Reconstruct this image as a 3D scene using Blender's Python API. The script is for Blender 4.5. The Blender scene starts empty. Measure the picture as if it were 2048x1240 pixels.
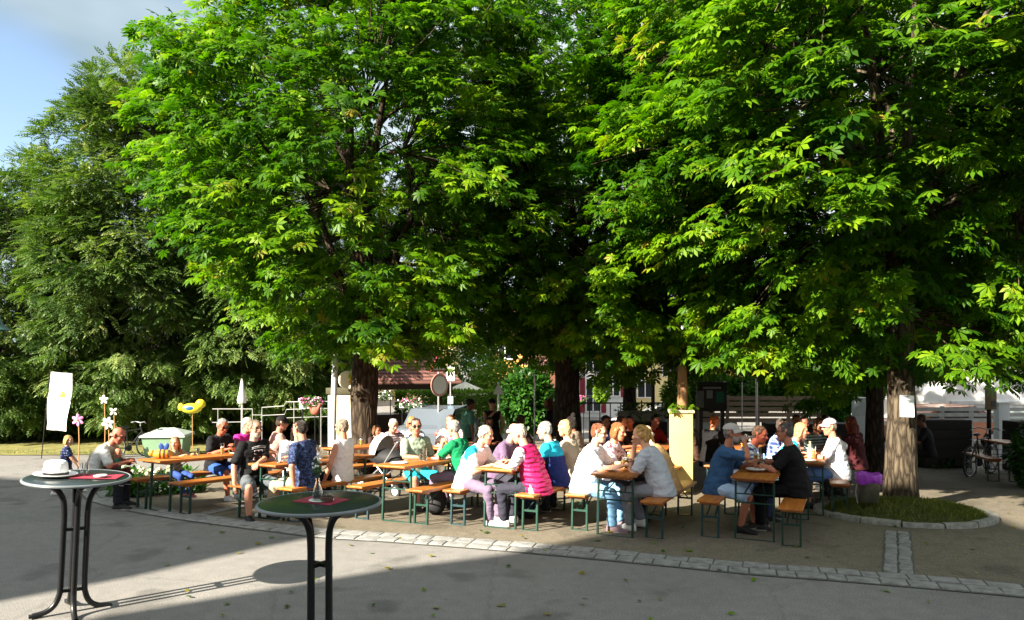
import bpy, bmesh, math, random
import numpy as np
from mathutils import Vector, Matrix, noise as mnoise

# ------------------------------------------------------------------ camera, sky, sun, exposure
scene = bpy.context.scene
C = scene.collection
R = math.radians
CAM_H, FPX, HOR = 2.15, 1450.0, 718.0          # eye height, focal length in photo pixels, horizon row
cam_d = bpy.data.cameras.new('camera'); cam = bpy.data.objects.new('camera', cam_d); C.objects.link(cam)
cam_d.sensor_width = 36.0; cam_d.lens = FPX/2048*36.0; cam_d.shift_y = (HOR-620)/2048
cam_d.clip_start = 0.05; cam_d.clip_end = 2000
cam.location = (0, 0, CAM_H); cam.rotation_euler = (R(90), 0, 0)
scene.camera = cam
SUN_EL = 31.0
HX, HY = 0.776, 0.631                           # where the light travels on the ground (right and away)
el = R(SUN_EL)
LDIR = Vector((HX*math.cos(el), HY*math.cos(el), -math.sin(el))).normalized()
sun_d = bpy.data.lights.new('sun', 'SUN'); sun_d.energy = 5.0; sun_d.angle = R(0.5); sun_d.color = (1.0, 0.91, 0.76)
sun = bpy.data.objects.new('sun', sun_d); C.objects.link(sun)
sun.rotation_euler = LDIR.to_track_quat('-Z', 'Y').to_euler(); sun.location = (-20, -18, 25)
world = bpy.data.worlds.new('World'); scene.world = world; world.use_nodes = True
nt = world.node_tree; nt.nodes.clear()
def _n(t, **k):
    n = nt.nodes.new(t)
    for a, b in k.items(): setattr(n, a, b)
    return n
wo = _n('ShaderNodeOutputWorld'); bg = _n('ShaderNodeBackground'); bg.inputs['Strength'].default_value = 0.066
sky = _n('ShaderNodeTexSky', sky_type='NISHITA', sun_disc=False)
sky.sun_elevation = el; sky.sun_rotation = math.atan2(-HX, -HY) % (2*math.pi)
tc = _n('ShaderNodeTexCoord'); mp = _n('ShaderNodeMapping'); mp.inputs['Scale'].default_value = (1.0, 1.0, 2.2)
mp.inputs['Location'].default_value = (0.35, 0.0, 0.27)
nz = _n('ShaderNodeTexNoise'); nz.inputs['Scale'].default_value = 2.6; nz.inputs['Detail'].default_value = 7; nz.inputs['Roughness'].default_value = 0.5
rp = _n('ShaderNodeValToRGB'); rp.color_ramp.elements[0].position = 0.25; rp.color_ramp.elements[1].position = 0.46
nz2 = _n('ShaderNodeTexNoise'); nz2.inputs['Scale'].default_value = 2.1; nz2.inputs['Detail'].default_value = 4
rp2 = _n('ShaderNodeValToRGB')
rp2.color_ramp.elements[0].position = 0.35; rp2.color_ramp.elements[0].color = (1.35, 1.85, 2.25, 1)
rp2.color_ramp.elements[1].position = 0.68; rp2.color_ramp.elements[1].color = (3.0, 3.5, 3.8, 1)
mx = _n('ShaderNodeMix', data_type='RGBA')
# the cloud bank over the ash trees is darker than the rest of the sky
dt = _n('ShaderNodeVectorMath', operation='DOT_PRODUCT'); dt.inputs[1].default_value = Vector((-.56, .76, .36)).normalized()
dr = _n('ShaderNodeMapRange'); dr.inputs['From Min'].default_value = .72; dr.inputs['From Max'].default_value = .95
br_ = _n('ShaderNodeMix', data_type='RGBA'); br_.inputs['A'].default_value = (3.6, 3.9, 4.1, 1)
L = nt.links.new
L(tc.outputs['Generated'], mp.inputs['Vector']); L(mp.outputs[0], nz.inputs['Vector']); L(mp.outputs[0], nz2.inputs['Vector'])
L(tc.outputs['Generated'], dt.inputs[0]); L(dt.outputs['Value'], dr.inputs['Value']); L(dr.outputs[0], br_.inputs['Factor'])
L(nz.outputs['Fac'], rp.inputs[0]); L(nz2.outputs['Fac'], rp2.inputs[0]); L(rp2.outputs[0], br_.inputs['B'])
d2 = _n('ShaderNodeVectorMath', operation='DOT_PRODUCT'); d2.inputs[1].default_value = Vector((-.56, .79, .27)).normalized(); L(tc.outputs['Generated'], d2.inputs[0])
gap = _n('ShaderNodeMapRange', interpolation_type='SMOOTHSTEP'); gap.inputs['From Min'].default_value = .993; gap.inputs['From Max'].default_value = .9985; gap.inputs['To Min'].default_value = 1; gap.inputs['To Max'].default_value = 0; L(d2.outputs['Value'], gap.inputs['Value'])
mg = _n('ShaderNodeMath', operation='MULTIPLY'); L(rp.outputs[0], mg.inputs[0]); L(gap.outputs[0], mg.inputs[1])
L(mg.outputs[0], mx.inputs['Factor']); L(sky.outputs[0], mx.inputs['A']); L(br_.outputs['Result'], mx.inputs['B'])
L(mx.outputs['Result'], bg.inputs[0]); L(bg.outputs[0], wo.inputs[0])
scene.view_settings.view_transform = 'Standard'; scene.view_settings.look = 'None'
scene.view_settings.gamma = 1.0; scene.view_settings.exposure = 2.15
scene.cycles.max_bounces = 6; scene.cycles.transparent_max_bounces = 6
scene.cycles.use_denoising = True

# ------------------------------------------------------------------ helpers
random.seed(7)
def gz(y):                                      # the ground falls gently away behind the first tables
    return -0.06*min(max(y-9.0, 0.0), 15.0)
def at(px, py, y):                              # photo pixel + distance -> point
    return Vector(((px-1024)/FPX*y, y, CAM_H-(py-HOR)/FPX*y))
def gnd(px, py):                                # photo pixel -> point on the ground
    y = CAM_H*FPX/max(py-HOR, 1)
    for _ in range(30): y = 0.5*y+0.5*(CAM_H-gz(y))*FPX/max(py-HOR, 1)
    return ((px-1024)/FPX*y, y)
def lin(h):
    h = h.lstrip('#'); c = [int(h[i:i+2], 16)/255 for i in (0, 2, 4)]
    return tuple(x/12.92 if x <= .04045 else ((x+.055)/1.055)**2.4 for x in c)
_mats = {}
def col3(c): return lin(c) if isinstance(c, str) else tuple(c)
def newmat(name):
    m = bpy.data.materials.new(name); m.use_nodes = True
    t = m.node_tree; b = t.nodes['Principled BSDF']
    return m, t, b
def mat(name, c, rough=.65, var=.18, scale=5, bump=.15, bscale=60, metal=0, stretch=(1, 1, 1), spec=.4, trans=0, alpha=1):
    if name in _mats: return _mats[name]
    c = col3(c); m, t, b = newmat(name)
    tcn = t.nodes.new('ShaderNodeTexCoord'); mpn = t.nodes.new('ShaderNodeMapping'); mpn.inputs['Scale'].default_value = stretch
    t.links.new(tcn.outputs['Object'], mpn.inputs['Vector'])
    n1 = t.nodes.new('ShaderNodeTexNoise'); n1.inputs['Scale'].default_value = scale; n1.inputs['Detail'].default_value = 6; n1.inputs['Roughness'].default_value = .65
    t.links.new(mpn.outputs[0], n1.inputs['Vector'])
    r = t.nodes.new('ShaderNodeValToRGB'); e = r.color_ramp.elements
    e[0].position = .3; e[1].position = .7
    e[0].color = tuple(max(0, x*(1-var)) for x in c)+(1,); e[1].color = tuple(min(1, x*(1+var)) for x in c)+(1,)
    t.links.new(n1.outputs['Fac'], r.inputs[0]); t.links.new(r.outputs[0], b.inputs['Base Color'])
    if bump > 0:
        n2 = t.nodes.new('ShaderNodeTexNoise'); n2.inputs['Scale'].default_value = bscale; n2.inputs['Detail'].default_value = 3
        t.links.new(mpn.outputs[0], n2.inputs['Vector'])
        bn = t.nodes.new('ShaderNodeBump'); bn.inputs['Strength'].default_value = bump; bn.inputs['Distance'].default_value = .02
        t.links.new(n2.outputs['Fac'], bn.inputs['Height']); t.links.new(bn.outputs[0], b.inputs['Normal'])
    b.inputs['Roughness'].default_value = rough; b.inputs['Metallic'].default_value = metal
    b.inputs['Specular IOR Level'].default_value = spec; b.inputs['Transmission Weight'].default_value = trans
    _mats[name] = m; return m

class MB:
    """Collects shapes and links them as one mesh object."""
    def __init__(s): s.v = []; s.f = []; s.mi = []
    def add(s, vs, fs, mi=0, M=None):
        o = len(s.v)
        if M is not None: vs = [M @ Vector(p) for p in vs]
        s.v += [tuple(p) for p in vs]; s.f += [tuple(i+o for i in f) for f in fs]; s.mi += [mi]*len(fs)
    def box(s, c, d, mi=0, M=None, rz=0, bev=0):
        x, y, z = d[0]/2, d[1]/2, d[2]/2
        T = Matrix.Translation(c) @ Matrix.Rotation(rz, 4, 'Z')
        if M is not None: T = M @ T
        if bev <= 0:
            vs = [(a*x, b*y, e*z) for e in (-1, 1) for b in (-1, 1) for a in (-1, 1)]
            fs = [(0, 2, 3, 1), (4, 5, 7, 6), (0, 1, 5, 4), (2, 6, 7, 3), (0, 4, 6, 2), (1, 3, 7, 5)]
        else:
            bm = bmesh.new(); bmesh.ops.create_cube(bm, size=1)
            bmesh.ops.scale(bm, vec=(2*x, 2*y, 2*z), verts=bm.verts)
            bmesh.ops.bevel(bm, geom=bm.edges, offset=bev, segments=2, profile=.6, affect='EDGES')
            bm.verts.index_update(); vs = [v.co.copy() for v in bm.verts]; fs = [[v.index for v in f.verts] for f in bm.faces]; bm.free()
        s.add(vs, fs, mi, T)
    def beam(s, a, b, w, h=None, mi=0):
        h = h or w; a = Vector(a); b = Vector(b); d = b-a
        q = d.to_track_quat('Y', 'Z').to_matrix().to_4x4()
        s.box((0, 0, 0), (w, d.length, h), mi, Matrix.Translation((a+b)/2) @ q)
    def tube(s, pts, r, seg=8, mi=0, M=None, cap=True):
        pts = [Vector(p) for p in pts]; n = len(pts)
        rs = [r]*n if isinstance(r, (int, float)) else list(r)
        vs = []; fs = []; ref = None
        for i, p in enumerate(pts):
            t = (pts[min(i+1, n-1)]-pts[max(i-1, 0)])
            t = t.normalized() if t.length > 1e-9 else Vector((0, 0, 1))
            if ref is None: ref = Vector((1, 0, 0)) if abs(t.x) < .8 else Vector((0, 1, 0))
            u = (ref-t*ref.dot(t)).normalized(); w = t.cross(u); ref = u
            for k in range(seg):
                a = 2*math.pi*k/seg; vs.append(p+(u*math.cos(a)+w*math.sin(a))*rs[i])
        for i in range(n-1):
            for k in range(seg):
                k2 = (k+1) % seg; fs.append((i*seg+k, i*seg+k2, (i+1)*seg+k2, (i+1)*seg+k))
        if cap: fs.append(tuple(range(seg))[::-1]); fs.append(tuple((n-1)*seg+k for k in range(seg)))
        s.add(vs, fs, mi, M)
    def lathe(s, prof, seg=24, mi=0, M=None, cap=True):
        vs = []; fs = []; n = len(prof)
        for r, z in prof:
            for k in range(seg):
                a = 2*math.pi*k/seg; vs.append((r*math.cos(a), r*math.sin(a), z))
        for i in range(n-1):
            for k in range(seg):
                k2 = (k+1) % seg; fs.append((i*seg+k, i*seg+k2, (i+1)*seg+k2, (i+1)*seg+k))
        if cap: fs.append(tuple(range(seg))[::-1]); fs.append(tuple((n-1)*seg+k for k in range(seg)))
        s.add(vs, fs, mi, M)
    def loft(s, rings, seg=16, mi=0, p=2.0):
        """rings: (centre, right, forward, a, b)"""
        vs = []; fs = []; n = len(rings)
        for c, u, w, a, b in rings:
            c = Vector(c); u = Vector(u); w = Vector(w)
            for k in range(seg):
                t = 2*math.pi*k/seg; ct, st = math.cos(t), math.sin(t)
                ct = math.copysign(abs(ct)**(2/p), ct); st = math.copysign(abs(st)**(2/p), st)
                vs.append(c+u*(a*ct)+w*(b*st))
        for i in range(n-1):
            for k in range(seg):
                k2 = (k+1) % seg; fs.append((i*seg+k, i*seg+k2, (i+1)*seg+k2, (i+1)*seg+k))
        fs.append(tuple(range(seg))[::-1]); fs.append(tuple((n-1)*seg+k for k in range(seg)))
        s.add(vs, fs, mi)
    def ell(s, c, r, mi=0, M=None, seg=14, rings=9):
        if isinstance(r, (int, float)): r = (r, r, r)
        vs = [(0, 0, -r[2])]; fs = []
        for i in range(1, rings):
            a = math.pi*i/rings-math.pi/2
            for k in range(seg):
                t = 2*math.pi*k/seg; vs.append((r[0]*math.cos(a)*math.cos(t), r[1]*math.cos(a)*math.sin(t), r[2]*math.sin(a)))
        vs.append((0, 0, r[2])); top = len(vs)-1
        for k in range(seg): fs.append((0, 1+(k+1) % seg, 1+k)); fs.append((top, 1+(rings-2)*seg+k, 1+(rings-2)*seg+(k+1) % seg))
        for i in range(rings-2):
            for k in range(seg):
                k2 = (k+1) % seg; fs.append((1+i*seg+k, 1+i*seg+k2, 1+(i+1)*seg+k2, 1+(i+1)*seg+k))
        T = Matrix.Translation(c)
        s.add(vs, fs, mi, (T @ M) if M is not None else T)
    def rcone(s, a, b, ra, rb, seg=12, mi=0):
        """capsule whose two ends have their own radius"""
        a = Vector(a); b = Vector(b); d = b-a
        if d.length < 1e-6: d = Vector((0, 0, 1e-4))
        t = d.normalized(); pts = []; rs = []
        for k in (88, 60, 30): pts.append(a-t*ra*math.sin(R(k))); rs.append(ra*math.cos(R(k)))
        for k in range(5): q = k/4; pts.append(a.lerp(b, q)); rs.append(ra+(rb-ra)*q)
        for k in (30, 60, 88): pts.append(b+t*rb*math.sin(R(k))); rs.append(rb*math.cos(R(k)))
        s.tube(pts, rs, seg, mi)
    def prism(s, poly, h, mi=0, M=None):
        n = len(poly); vs = [(p[0], p[1], 0) for p in poly]+[(p[0], p[1], h) for p in poly]
        fs = [tuple(range(n))[::-1], tuple(range(n, 2*n))]+[(i, (i+1) % n, n+(i+1) % n, n+i) for i in range(n)]
        s.add(vs, fs, mi, M)
    def disc(s, c, r, h, seg=32, mi=0, M=None):
        T = Matrix.Translation(c); T = M @ T if M is not None else T
        s.lathe([(r, 0), (r, h)], seg, mi, T)
    def build(s, name, mats, parent=None, smooth=True, ang=38):
        me = bpy.data.meshes.new(name); me.from_pydata(s.v, [], s.f)
        if not isinstance(mats, (list, tuple)): mats = [mats]
        for m in mats: me.materials.append(m)
        if len(mats) > 1: me.polygons.foreach_set('material_index', s.mi)
        if smooth:
            me.polygons.foreach_set('use_smooth', [True]*len(me.polygons)); me.set_sharp_from_angle(angle=R(ang))
        me.update()
        o = bpy.data.objects.new(name, me); C.objects.link(o)
        if parent: o.parent = parent
        return o
def tag(o, label=None, cat=None, group=None, kind=None):
    for k, v in (('label', label), ('category', cat), ('group', group), ('kind', kind)):
        if v: o[k] = v
    return o
def thing(name, label, cat, loc=(0, 0, 0), rz=0, group=None):
    o = bpy.data.objects.new(name, None); C.objects.link(o); o.empty_display_size = .1
    o.location = loc; o.rotation_euler = (0, 0, rz)
    return tag(o, label, cat, group)
def copy_tree(o, parent=None):
    c = o.copy(); C.objects.link(c); c.parent = parent
    for ch in list(o.children): copy_tree(ch, c)
    return c
# ------------------------------------------------------------------ ground
def asphalt(name, c1, c2, speck, bump=.25):
    m, t, b = newmat(name)
    tcn = t.nodes.new('ShaderNodeTexCoord')
    def N(scale, detail=4, rough=.6):
        n = t.nodes.new('ShaderNodeTexNoise'); n.inputs['Scale'].default_value = scale; n.inputs['Detail'].default_value = detail; n.inputs['Roughness'].default_value = rough
        t.links.new(tcn.outputs['Object'], n.inputs['Vector']); return n
    big = N(.55, 6); fine = N(95, 3, .8); mid = N(7, 5)
    r1 = t.nodes.new('ShaderNodeValToRGB'); r1.color_ramp.elements[0].position = .32; r1.color_ramp.elements[1].position = .68
    r1.color_ramp.elements[0].color = c1+(1,); r1.color_ramp.elements[1].color = c2+(1,)
    mixf = t.nodes.new('ShaderNodeMath'); mixf.operation = 'MULTIPLY_ADD'; mixf.inputs[1].default_value = .5
    t.links.new(big.outputs['Fac'], mixf.inputs[0])
    h = t.nodes.new('ShaderNodeMath'); h.operation = 'MULTIPLY'; h.inputs[1].default_value = .5
    t.links.new(mid.outputs['Fac'], h.inputs[0]); t.links.new(h.outputs[0], mixf.inputs[2]); t.links.new(mixf.outputs[0], r1.inputs[0])
    r2 = t.nodes.new('ShaderNodeValToRGB'); r2.color_ramp.elements[0].position = .42; r2.color_ramp.elements[1].position = .64
    r2.color_ramp.elements[0].color = (.55, .55, .55, 1); r2.color_ramp.elements[1].color = speck+(1,)
    t.links.new(fine.outputs['Fac'], r2.inputs[0])
    mu = t.nodes.new('ShaderNodeMix'); mu.data_type = 'RGBA'; mu.blend_type = 'MULTIPLY'; mu.inputs['Factor'].default_value = 1
    # hairline cracks, old patches and dark spots
    vo = t.nodes.new('ShaderNodeTexVoronoi'); vo.feature = 'DISTANCE_TO_EDGE'; vo.inputs['Scale'].default_value = .42
    wob = t.nodes.new('ShaderNodeMix'); wob.data_type = 'VECTOR'; wob.inputs['Factor'].default_value = .16
    t.links.new(tcn.outputs['Object'], wob.inputs['A']); t.links.new(mid.outputs['Color'], wob.inputs['B']); t.links.new(wob.outputs['Result'], vo.inputs['Vector'])
    cr = t.nodes.new('ShaderNodeMapRange'); cr.inputs['From Min'].default_value = .001; cr.inputs['From Max'].default_value = .008; cr.inputs['To Min'].default_value = .84; cr.inputs['To Max'].default_value = 1; t.links.new(vo.outputs['Distance'], cr.inputs['Value'])
    v2 = t.nodes.new('ShaderNodeTexVoronoi'); v2.inputs['Scale'].default_value = 2.3; v2.inputs['Randomness'].default_value = 1; t.links.new(tcn.outputs['Object'], v2.inputs['Vector'])
    s2 = t.nodes.new('ShaderNodeMapRange'); s2.inputs['From Min'].default_value = .035; s2.inputs['From Max'].default_value = .075; s2.inputs['To Min'].default_value = .72; s2.inputs['To Max'].default_value = 1; t.links.new(v2.outputs['Distance'], s2.inputs['Value'])
    st = N(1.3, 3, .5); s3 = t.nodes.new('ShaderNodeMapRange'); s3.interpolation_type = 'SMOOTHSTEP'; s3.inputs['From Min'].default_value = .56; s3.inputs['From Max'].default_value = .68; s3.inputs['To Min'].default_value = 1; s3.inputs['To Max'].default_value = .70; t.links.new(st.outputs['Fac'], s3.inputs['Value'])
    m1 = t.nodes.new('ShaderNodeMath'); m1.operation = 'MULTIPLY'; t.links.new(cr.outputs[0], m1.inputs[0]); t.links.new(s2.outputs[0], m1.inputs[1])
    m2 = t.nodes.new('ShaderNodeMath'); m2.operation = 'MULTIPLY'; t.links.new(m1.outputs[0], m2.inputs[0]); t.links.new(s3.outputs[0], m2.inputs[1])
    wear = t.nodes.new('ShaderNodeVectorMath'); wear.operation = 'SCALE'; t.links.new(r1.outputs[0], wear.inputs[0]); t.links.new(m2.outputs[0], wear.inputs['Scale'])
    t.links.new(wear.outputs[0], mu.inputs['A']); t.links.new(r2.outputs[0], mu.inputs['B'])
    t.links.new(mu.outputs['Result'], b.inputs['Base Color'])
    bn = t.nodes.new('ShaderNodeBump'); bn.inputs['Strength'].default_value = bump; bn.inputs['Distance'].default_value = .012
    t.links.new(fine.outputs['Fac'], bn.inputs['Height']); t.links.new(bn.outputs[0], b.inputs['Normal'])
    b.inputs['Roughness'].default_value = .85; b.inputs['Specular IOR Level'].default_value = .25
    return m
M_ASPH = asphalt('road asphalt', (.168, .164, .158), (.25, .24, .224), (1.45, 1.42, 1.4))
M_YARD = asphalt('yard asphalt', (.115, .104, .082), (.19, .168, .13), (1.6, 1.5, 1.35), .4)
M_STONE = mat('granite cobble', (.215, .213, .205), .75, .4, 9, .5, 45)
M_JOINT = mat('mossy joint', (.09, .09, .075), .9, .4, 30, .5, 80)

YR = [-60, -20, 0, 4, 6, 7, 8, 9, 10, 11, 12, 13, 14, 16, 18, 20, 22, 24, 30, 45, 90, 400]
def strip_sheet(name, xs_front, m, dz):
    vs = []; fs = []; k = 22
    for x0, yf in xs_front:
        y1 = max(9.0, yf+.002)
        ys = [yf+(y1-yf)*j/3 for j in range(4)]+[y1+(24-y1)*j/17 for j in range(1, 18)]+[27]
        vs += [(x0, y, gz(y)+dz) for y in ys]
    for i in range(len(xs_front)-1):
        for j in range(k-1): fs.append((i*k+j, (i+1)*k+j, (i+1)*k+j+1, i*k+j+1))
    b = MB(); b.add(vs, fs); return tag(b.build(name, m, smooth=False), kind='structure')
b = MB(); XR = [-300, -60, -25, -10, 0, 10, 25, 60, 300]
b.add([(x, y, gz(y)) for y in YR for x in XR], [(j*9+i, j*9+i+1, (j+1)*9+i+1, (j+1)*9+i) for j in range(len(YR)-1) for i in range(8)])
tag(b.build('ground', M_ASPH, smooth=False), kind='structure')

# kerb curve of granite setts between the road and the beer garden (photo trace -> ground)
KPX = [(2600, 1250), (2300, 1215), (2048, 1183), (1700, 1153), (1500, 1138), (1300, 1119), (1050, 1096), (800, 1077), (640, 1066), (480, 1048), (330, 1027), (245, 1010), (200, 996), (190, 982)]
KP = [Vector((*gnd(*p), 0)) for p in KPX]
def catmull(P, n=14):
    out = []
    for i in range(len(P)-1):
        p0 = P[max(i-1, 0)]; p1 = P[i]; p2 = P[i+1]; p3 = P[min(i+2, len(P)-1)]
        for k in range(n):
            t = k/n; out.append(.5*((2*p1)+(p2-p0)*t+(2*p0-5*p1+4*p2-p3)*t*t+(3*p1-p0-3*p2+p3)*t**3))
    return out+[P[-1]]
KC = catmull(KP)
def resample(P, step):
    out = [P[0]]; acc = 0
    for i in range(1, len(P)):
        seg = (P[i]-P[i-1]).length; d = step-acc
        while d <= seg:
            out.append(P[i-1].lerp(P[i], d/seg)); d += step
        acc = seg-(d-step)
    return out
def setts(name, curve, rows, wid, stepr, h0, label_mat=M_STONE, base_w=None):
    """rows of worn granite setts along a curve, on a dark joint bed"""
    b = MB(); rnd = random.Random(3)
    for row in rows:
        s = 0; pts = resample(curve, .02); i = 0
        while True:
            ln = rnd.uniform(*stepr); j = i+int(ln/.02)
            if j >= len(pts)-1: break
            a = pts[i]; c = pts[j]; d = (c-a).normalized(); nrm = Vector((-d.y, d.x, 0))
            m = (a+c)/2+nrm*(row+rnd.uniform(-.008, .008)); ang = math.atan2(d.y, d.x)+rnd.uniform(-.04, .04)
            b.box((m.x, m.y, gz(m.y)+h0+rnd.uniform(-.004, .006)-.03), ((c-a).length-.010, wid-.009+rnd.uniform(-.012, .006), .07), 0, None, ang, .014)
            i = j
    o = tag(b.build(name, label_mat), kind='structure')
    return o
def bed(name, curve, w, m, dz):
    vs = []; fs = []; P = resample(curve, .3)
    for i, p in enumerate(P):
        d = (P[min(i+1, len(P)-1)]-P[max(i-1, 0)]).normalized(); nrm = Vector((-d.y, d.x, 0))
        for q in (-w/2, w/2): v = p+nrm*q; vs.append((v.x, v.y, gz(v.y)+dz))
    fs = [(2*i, 2*i+2, 2*i+3, 2*i+1) for i in range(len(P)-1)]
    b = MB(); b.add(vs, fs); return tag(b.build(name, m, smooth=False), kind='structure')
# yard surface behind the kerb
front = sorted([(p.x, p.y) for p in resample(KC, .35)], key=lambda p: p[0])
front = [p for p in front if p[0] > -6.42]
front = front+[(30, front[-1][1]-2)]
strip_sheet('yard_pavement', front, M_YARD, .005)
bed('kerb_joint_ground', KC, .46, M_JOINT, .008)
setts('kerb_pavement', KC, (-.105, .105), .2, (.17, .32), .013)
D25 = Vector((.42, .907, 0)).normalized(); N25 = Vector((D25.y, -D25.x, 0))
a = Vector((*gnd(1797, 1150), 0)); c = Vector((*gnd(1795, 1062), 0))
bed('drain_joint_ground', [a, c], .30, M_JOINT, .0082)
setts('drain_pavement', [a, c], (-.07, .07), .13, (.085, .14), .015)
a = Vector((*gnd(375, 1036), 0)); c = Vector((*gnd(500, 1010), 0))
bed('gutter_joint_ground', [a, c], .22, M_JOINT, .0083)
setts('gutter_pavement', [a, c], (-.05, .05), .095, (.12, .2), .014)

# ------------------------------------------------------------------ leaves
def leaf_mat(name, dark, mid, lite, transl=.3, rough=.42, odd=None):
    m, t, b = newmat(name)
    at_ = t.nodes.new('ShaderNodeAttribute'); at_.attribute_name = 'tint'
    r = t.nodes.new('ShaderNodeValToRGB'); e = r.color_ramp.elements
    e[0].position = 0; e[0].color = dark+(1,); e[1].position = .9; e[1].color = lite+(1,)
    k = e.new(.5); k.color = mid+(1,)
    k = e.new(1.0); k.color = (odd or lite)+(1,)
    t.links.new(at_.outputs['Fac'], r.inputs[0]); t.links.new(r.outputs[0], b.inputs['Base Color'])
    b.inputs['Roughness'].default_value = rough; b.inputs['Specular IOR Level'].default_value = .18
    tr = t.nodes.new('ShaderNodeBsdfTranslucent')
    br = t.nodes.new('ShaderNodeMix'); br.data_type = 'RGBA'; br.blend_type = 'MULTIPLY'; br.inputs['Factor'].default_value = 1
    br.inputs['B'].default_value = (1.5, 1.85, .4, 1); t.links.new(r.outputs[0], br.inputs['A']); t.links.new(br.outputs['Result'], tr.inputs['Color'])
    ms = t.nodes.new('ShaderNodeMixShader'); ms.inputs[0].default_value = transl
    t.links.new(b.outputs[0], ms.inputs[1]); t.links.new(tr.outputs[0], ms.inputs[2])
    t.links.new(ms.outputs[0], t.nodes['Material Output'].inputs['Surface'])
    return m
M_LEAF = leaf_mat('chestnut leaf', (.014, .055, .003), (.058, .145, .003), (.17, .28, .007), .36, .46, (.22, .19, .02))
M_LEAF2 = leaf_mat('ash leaf', (.028, .062, .012), (.082, .138, .03), (.19, .245, .075), .25, .5, (.2, .19, .06))
M_LEAF3 = leaf_mat('hedge leaf', (.04, .09, .008), (.09, .17, .012), (.17, .27, .02), .3, .5)
M_LEAF4 = leaf_mat('shrub leaf', (.016, .055, .008), (.035, .11, .012), (.07, .19, .02), .25, .4)
M_GRASS = leaf_mat('grass blade', (.05, .07, .012), (.095, .115, .02), (.17, .175, .04), .25, .6, (.28, .24, .09))
def tpl_palmate():
    v = []; f = []
    for a, l in zip((-118, -78, -38, 0, 38, 78, 118), (.52, .8, .95, 1.0, .95, .8, .52)):
        a = R(a); d = (math.sin(a), math.cos(a)); s = (d[1], -d[0]); o = len(v); w = .178*l
        def P(t, u, z): return (d[0]*t*l+s[0]*u, d[1]*t*l+s[1]*u, z)
        v += [P(.03, 0, 0), P(.66, -w, -.16*l), P(.62, 0, -.07*l), P(.66, w, -.16*l), P(1, 0, -.40*l)]
        f += [(o, o+3, o+4, o+2), (o, o+2, o+4, o+1)]
    return np.array(v, np.float32), np.array(f, np.int32)
def tpl_pinnate(n=4):
    v = []; f = []
    for i in range(n):
        y = .12+.78*i/(n-.2)
        for s in (-1, 1):
            o = len(v); l = .32*(1-.45*abs(i/(n-1)-.45)); z = -.25*y*y
            v += [(0, y, z), (s*l*.5, y-.005, z-.02), (s*l, y+.13, z-.07), (s*l*.42, y+.18, z-.0)]
            f += [(o, o+1, o+2, o+3) if s > 0 else (o, o+3, o+2, o+1)]
    o = len(v); v += [(0, .85, -.2), (.09, .98, -.26), (0, 1.2, -.4), (-.09, .98, -.26)]; f += [(o, o+1, o+2, o+3)]
    return np.array(v, np.float32), np.array(f, np.int32)
def tpl_blade():
    return np.array([(0, 0, 0), (.3, .45, -.04), (0, 1, -.16), (-.3, .45, -.04)], np.float32), np.array([(0, 1, 2, 3)], np.int32)
def tpl_grass():
    return np.array([(-.05, 0, 0), (.05, 0, 0), (.035, .6, .05), (0, 1, .22)], np.float32), np.array([(0, 1, 2, 3)], np.int32)
def scatter(name, P, F, N, S, tint, tpl, m, parent=None):
    vr = np.random.default_rng(len(P)); zf = vr.uniform(.25, 1.25, len(P))[:, None, None]; xf = vr.uniform(.8, 1.15, len(P))[:, None, None]
    tv, tf = tpl; F = F/np.linalg.norm(F, axis=1, keepdims=True)
    N = N-F*np.sum(N*F, 1, keepdims=True); N /= np.linalg.norm(N, axis=1, keepdims=True)+1e-9; X = np.cross(F, N)
    k = len(tv); n = len(P)
    V = P[:, None, :]+S[:, None, None]*(xf*tv[None, :, 0:1]*X[:, None]+tv[None, :, 1:2]*F[:, None]+zf*tv[None, :, 2:3]*N[:, None])
    V = V.reshape(-1, 3).astype(np.float32)
    Q = (tf[None]+(np.arange(n)*k)[:, None, None]).reshape(-1, 4).astype(np.int32)
    me = bpy.data.meshes.new(name); me.vertices.add(len(V)); me.vertices.foreach_set('co', V.ravel())
    me.loops.add(Q.size); me.loops.foreach_set('vertex_index', Q.ravel()); me.polygons.add(len(Q))
    me.polygons.foreach_set('loop_start', np.arange(0, Q.size, 4, dtype=np.int32))
    a = me.attributes.new('tint', 'FLOAT', 'POINT'); a.data.foreach_set('value', np.clip(np.repeat(tint, k)+(np.repeat(vr.normal(0, .07, n*max(k//5, 1)), 5 if k >= 5 else k)[:n*k] if k % 5 == 0 else 0), 0, 1).astype(np.float32))
    me.materials.append(m); me.update(calc_edges=True); me.validate()
    o = bpy.data.objects.new(name, me); C.objects.link(o)
    if parent: o.parent = parent
    return o
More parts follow.
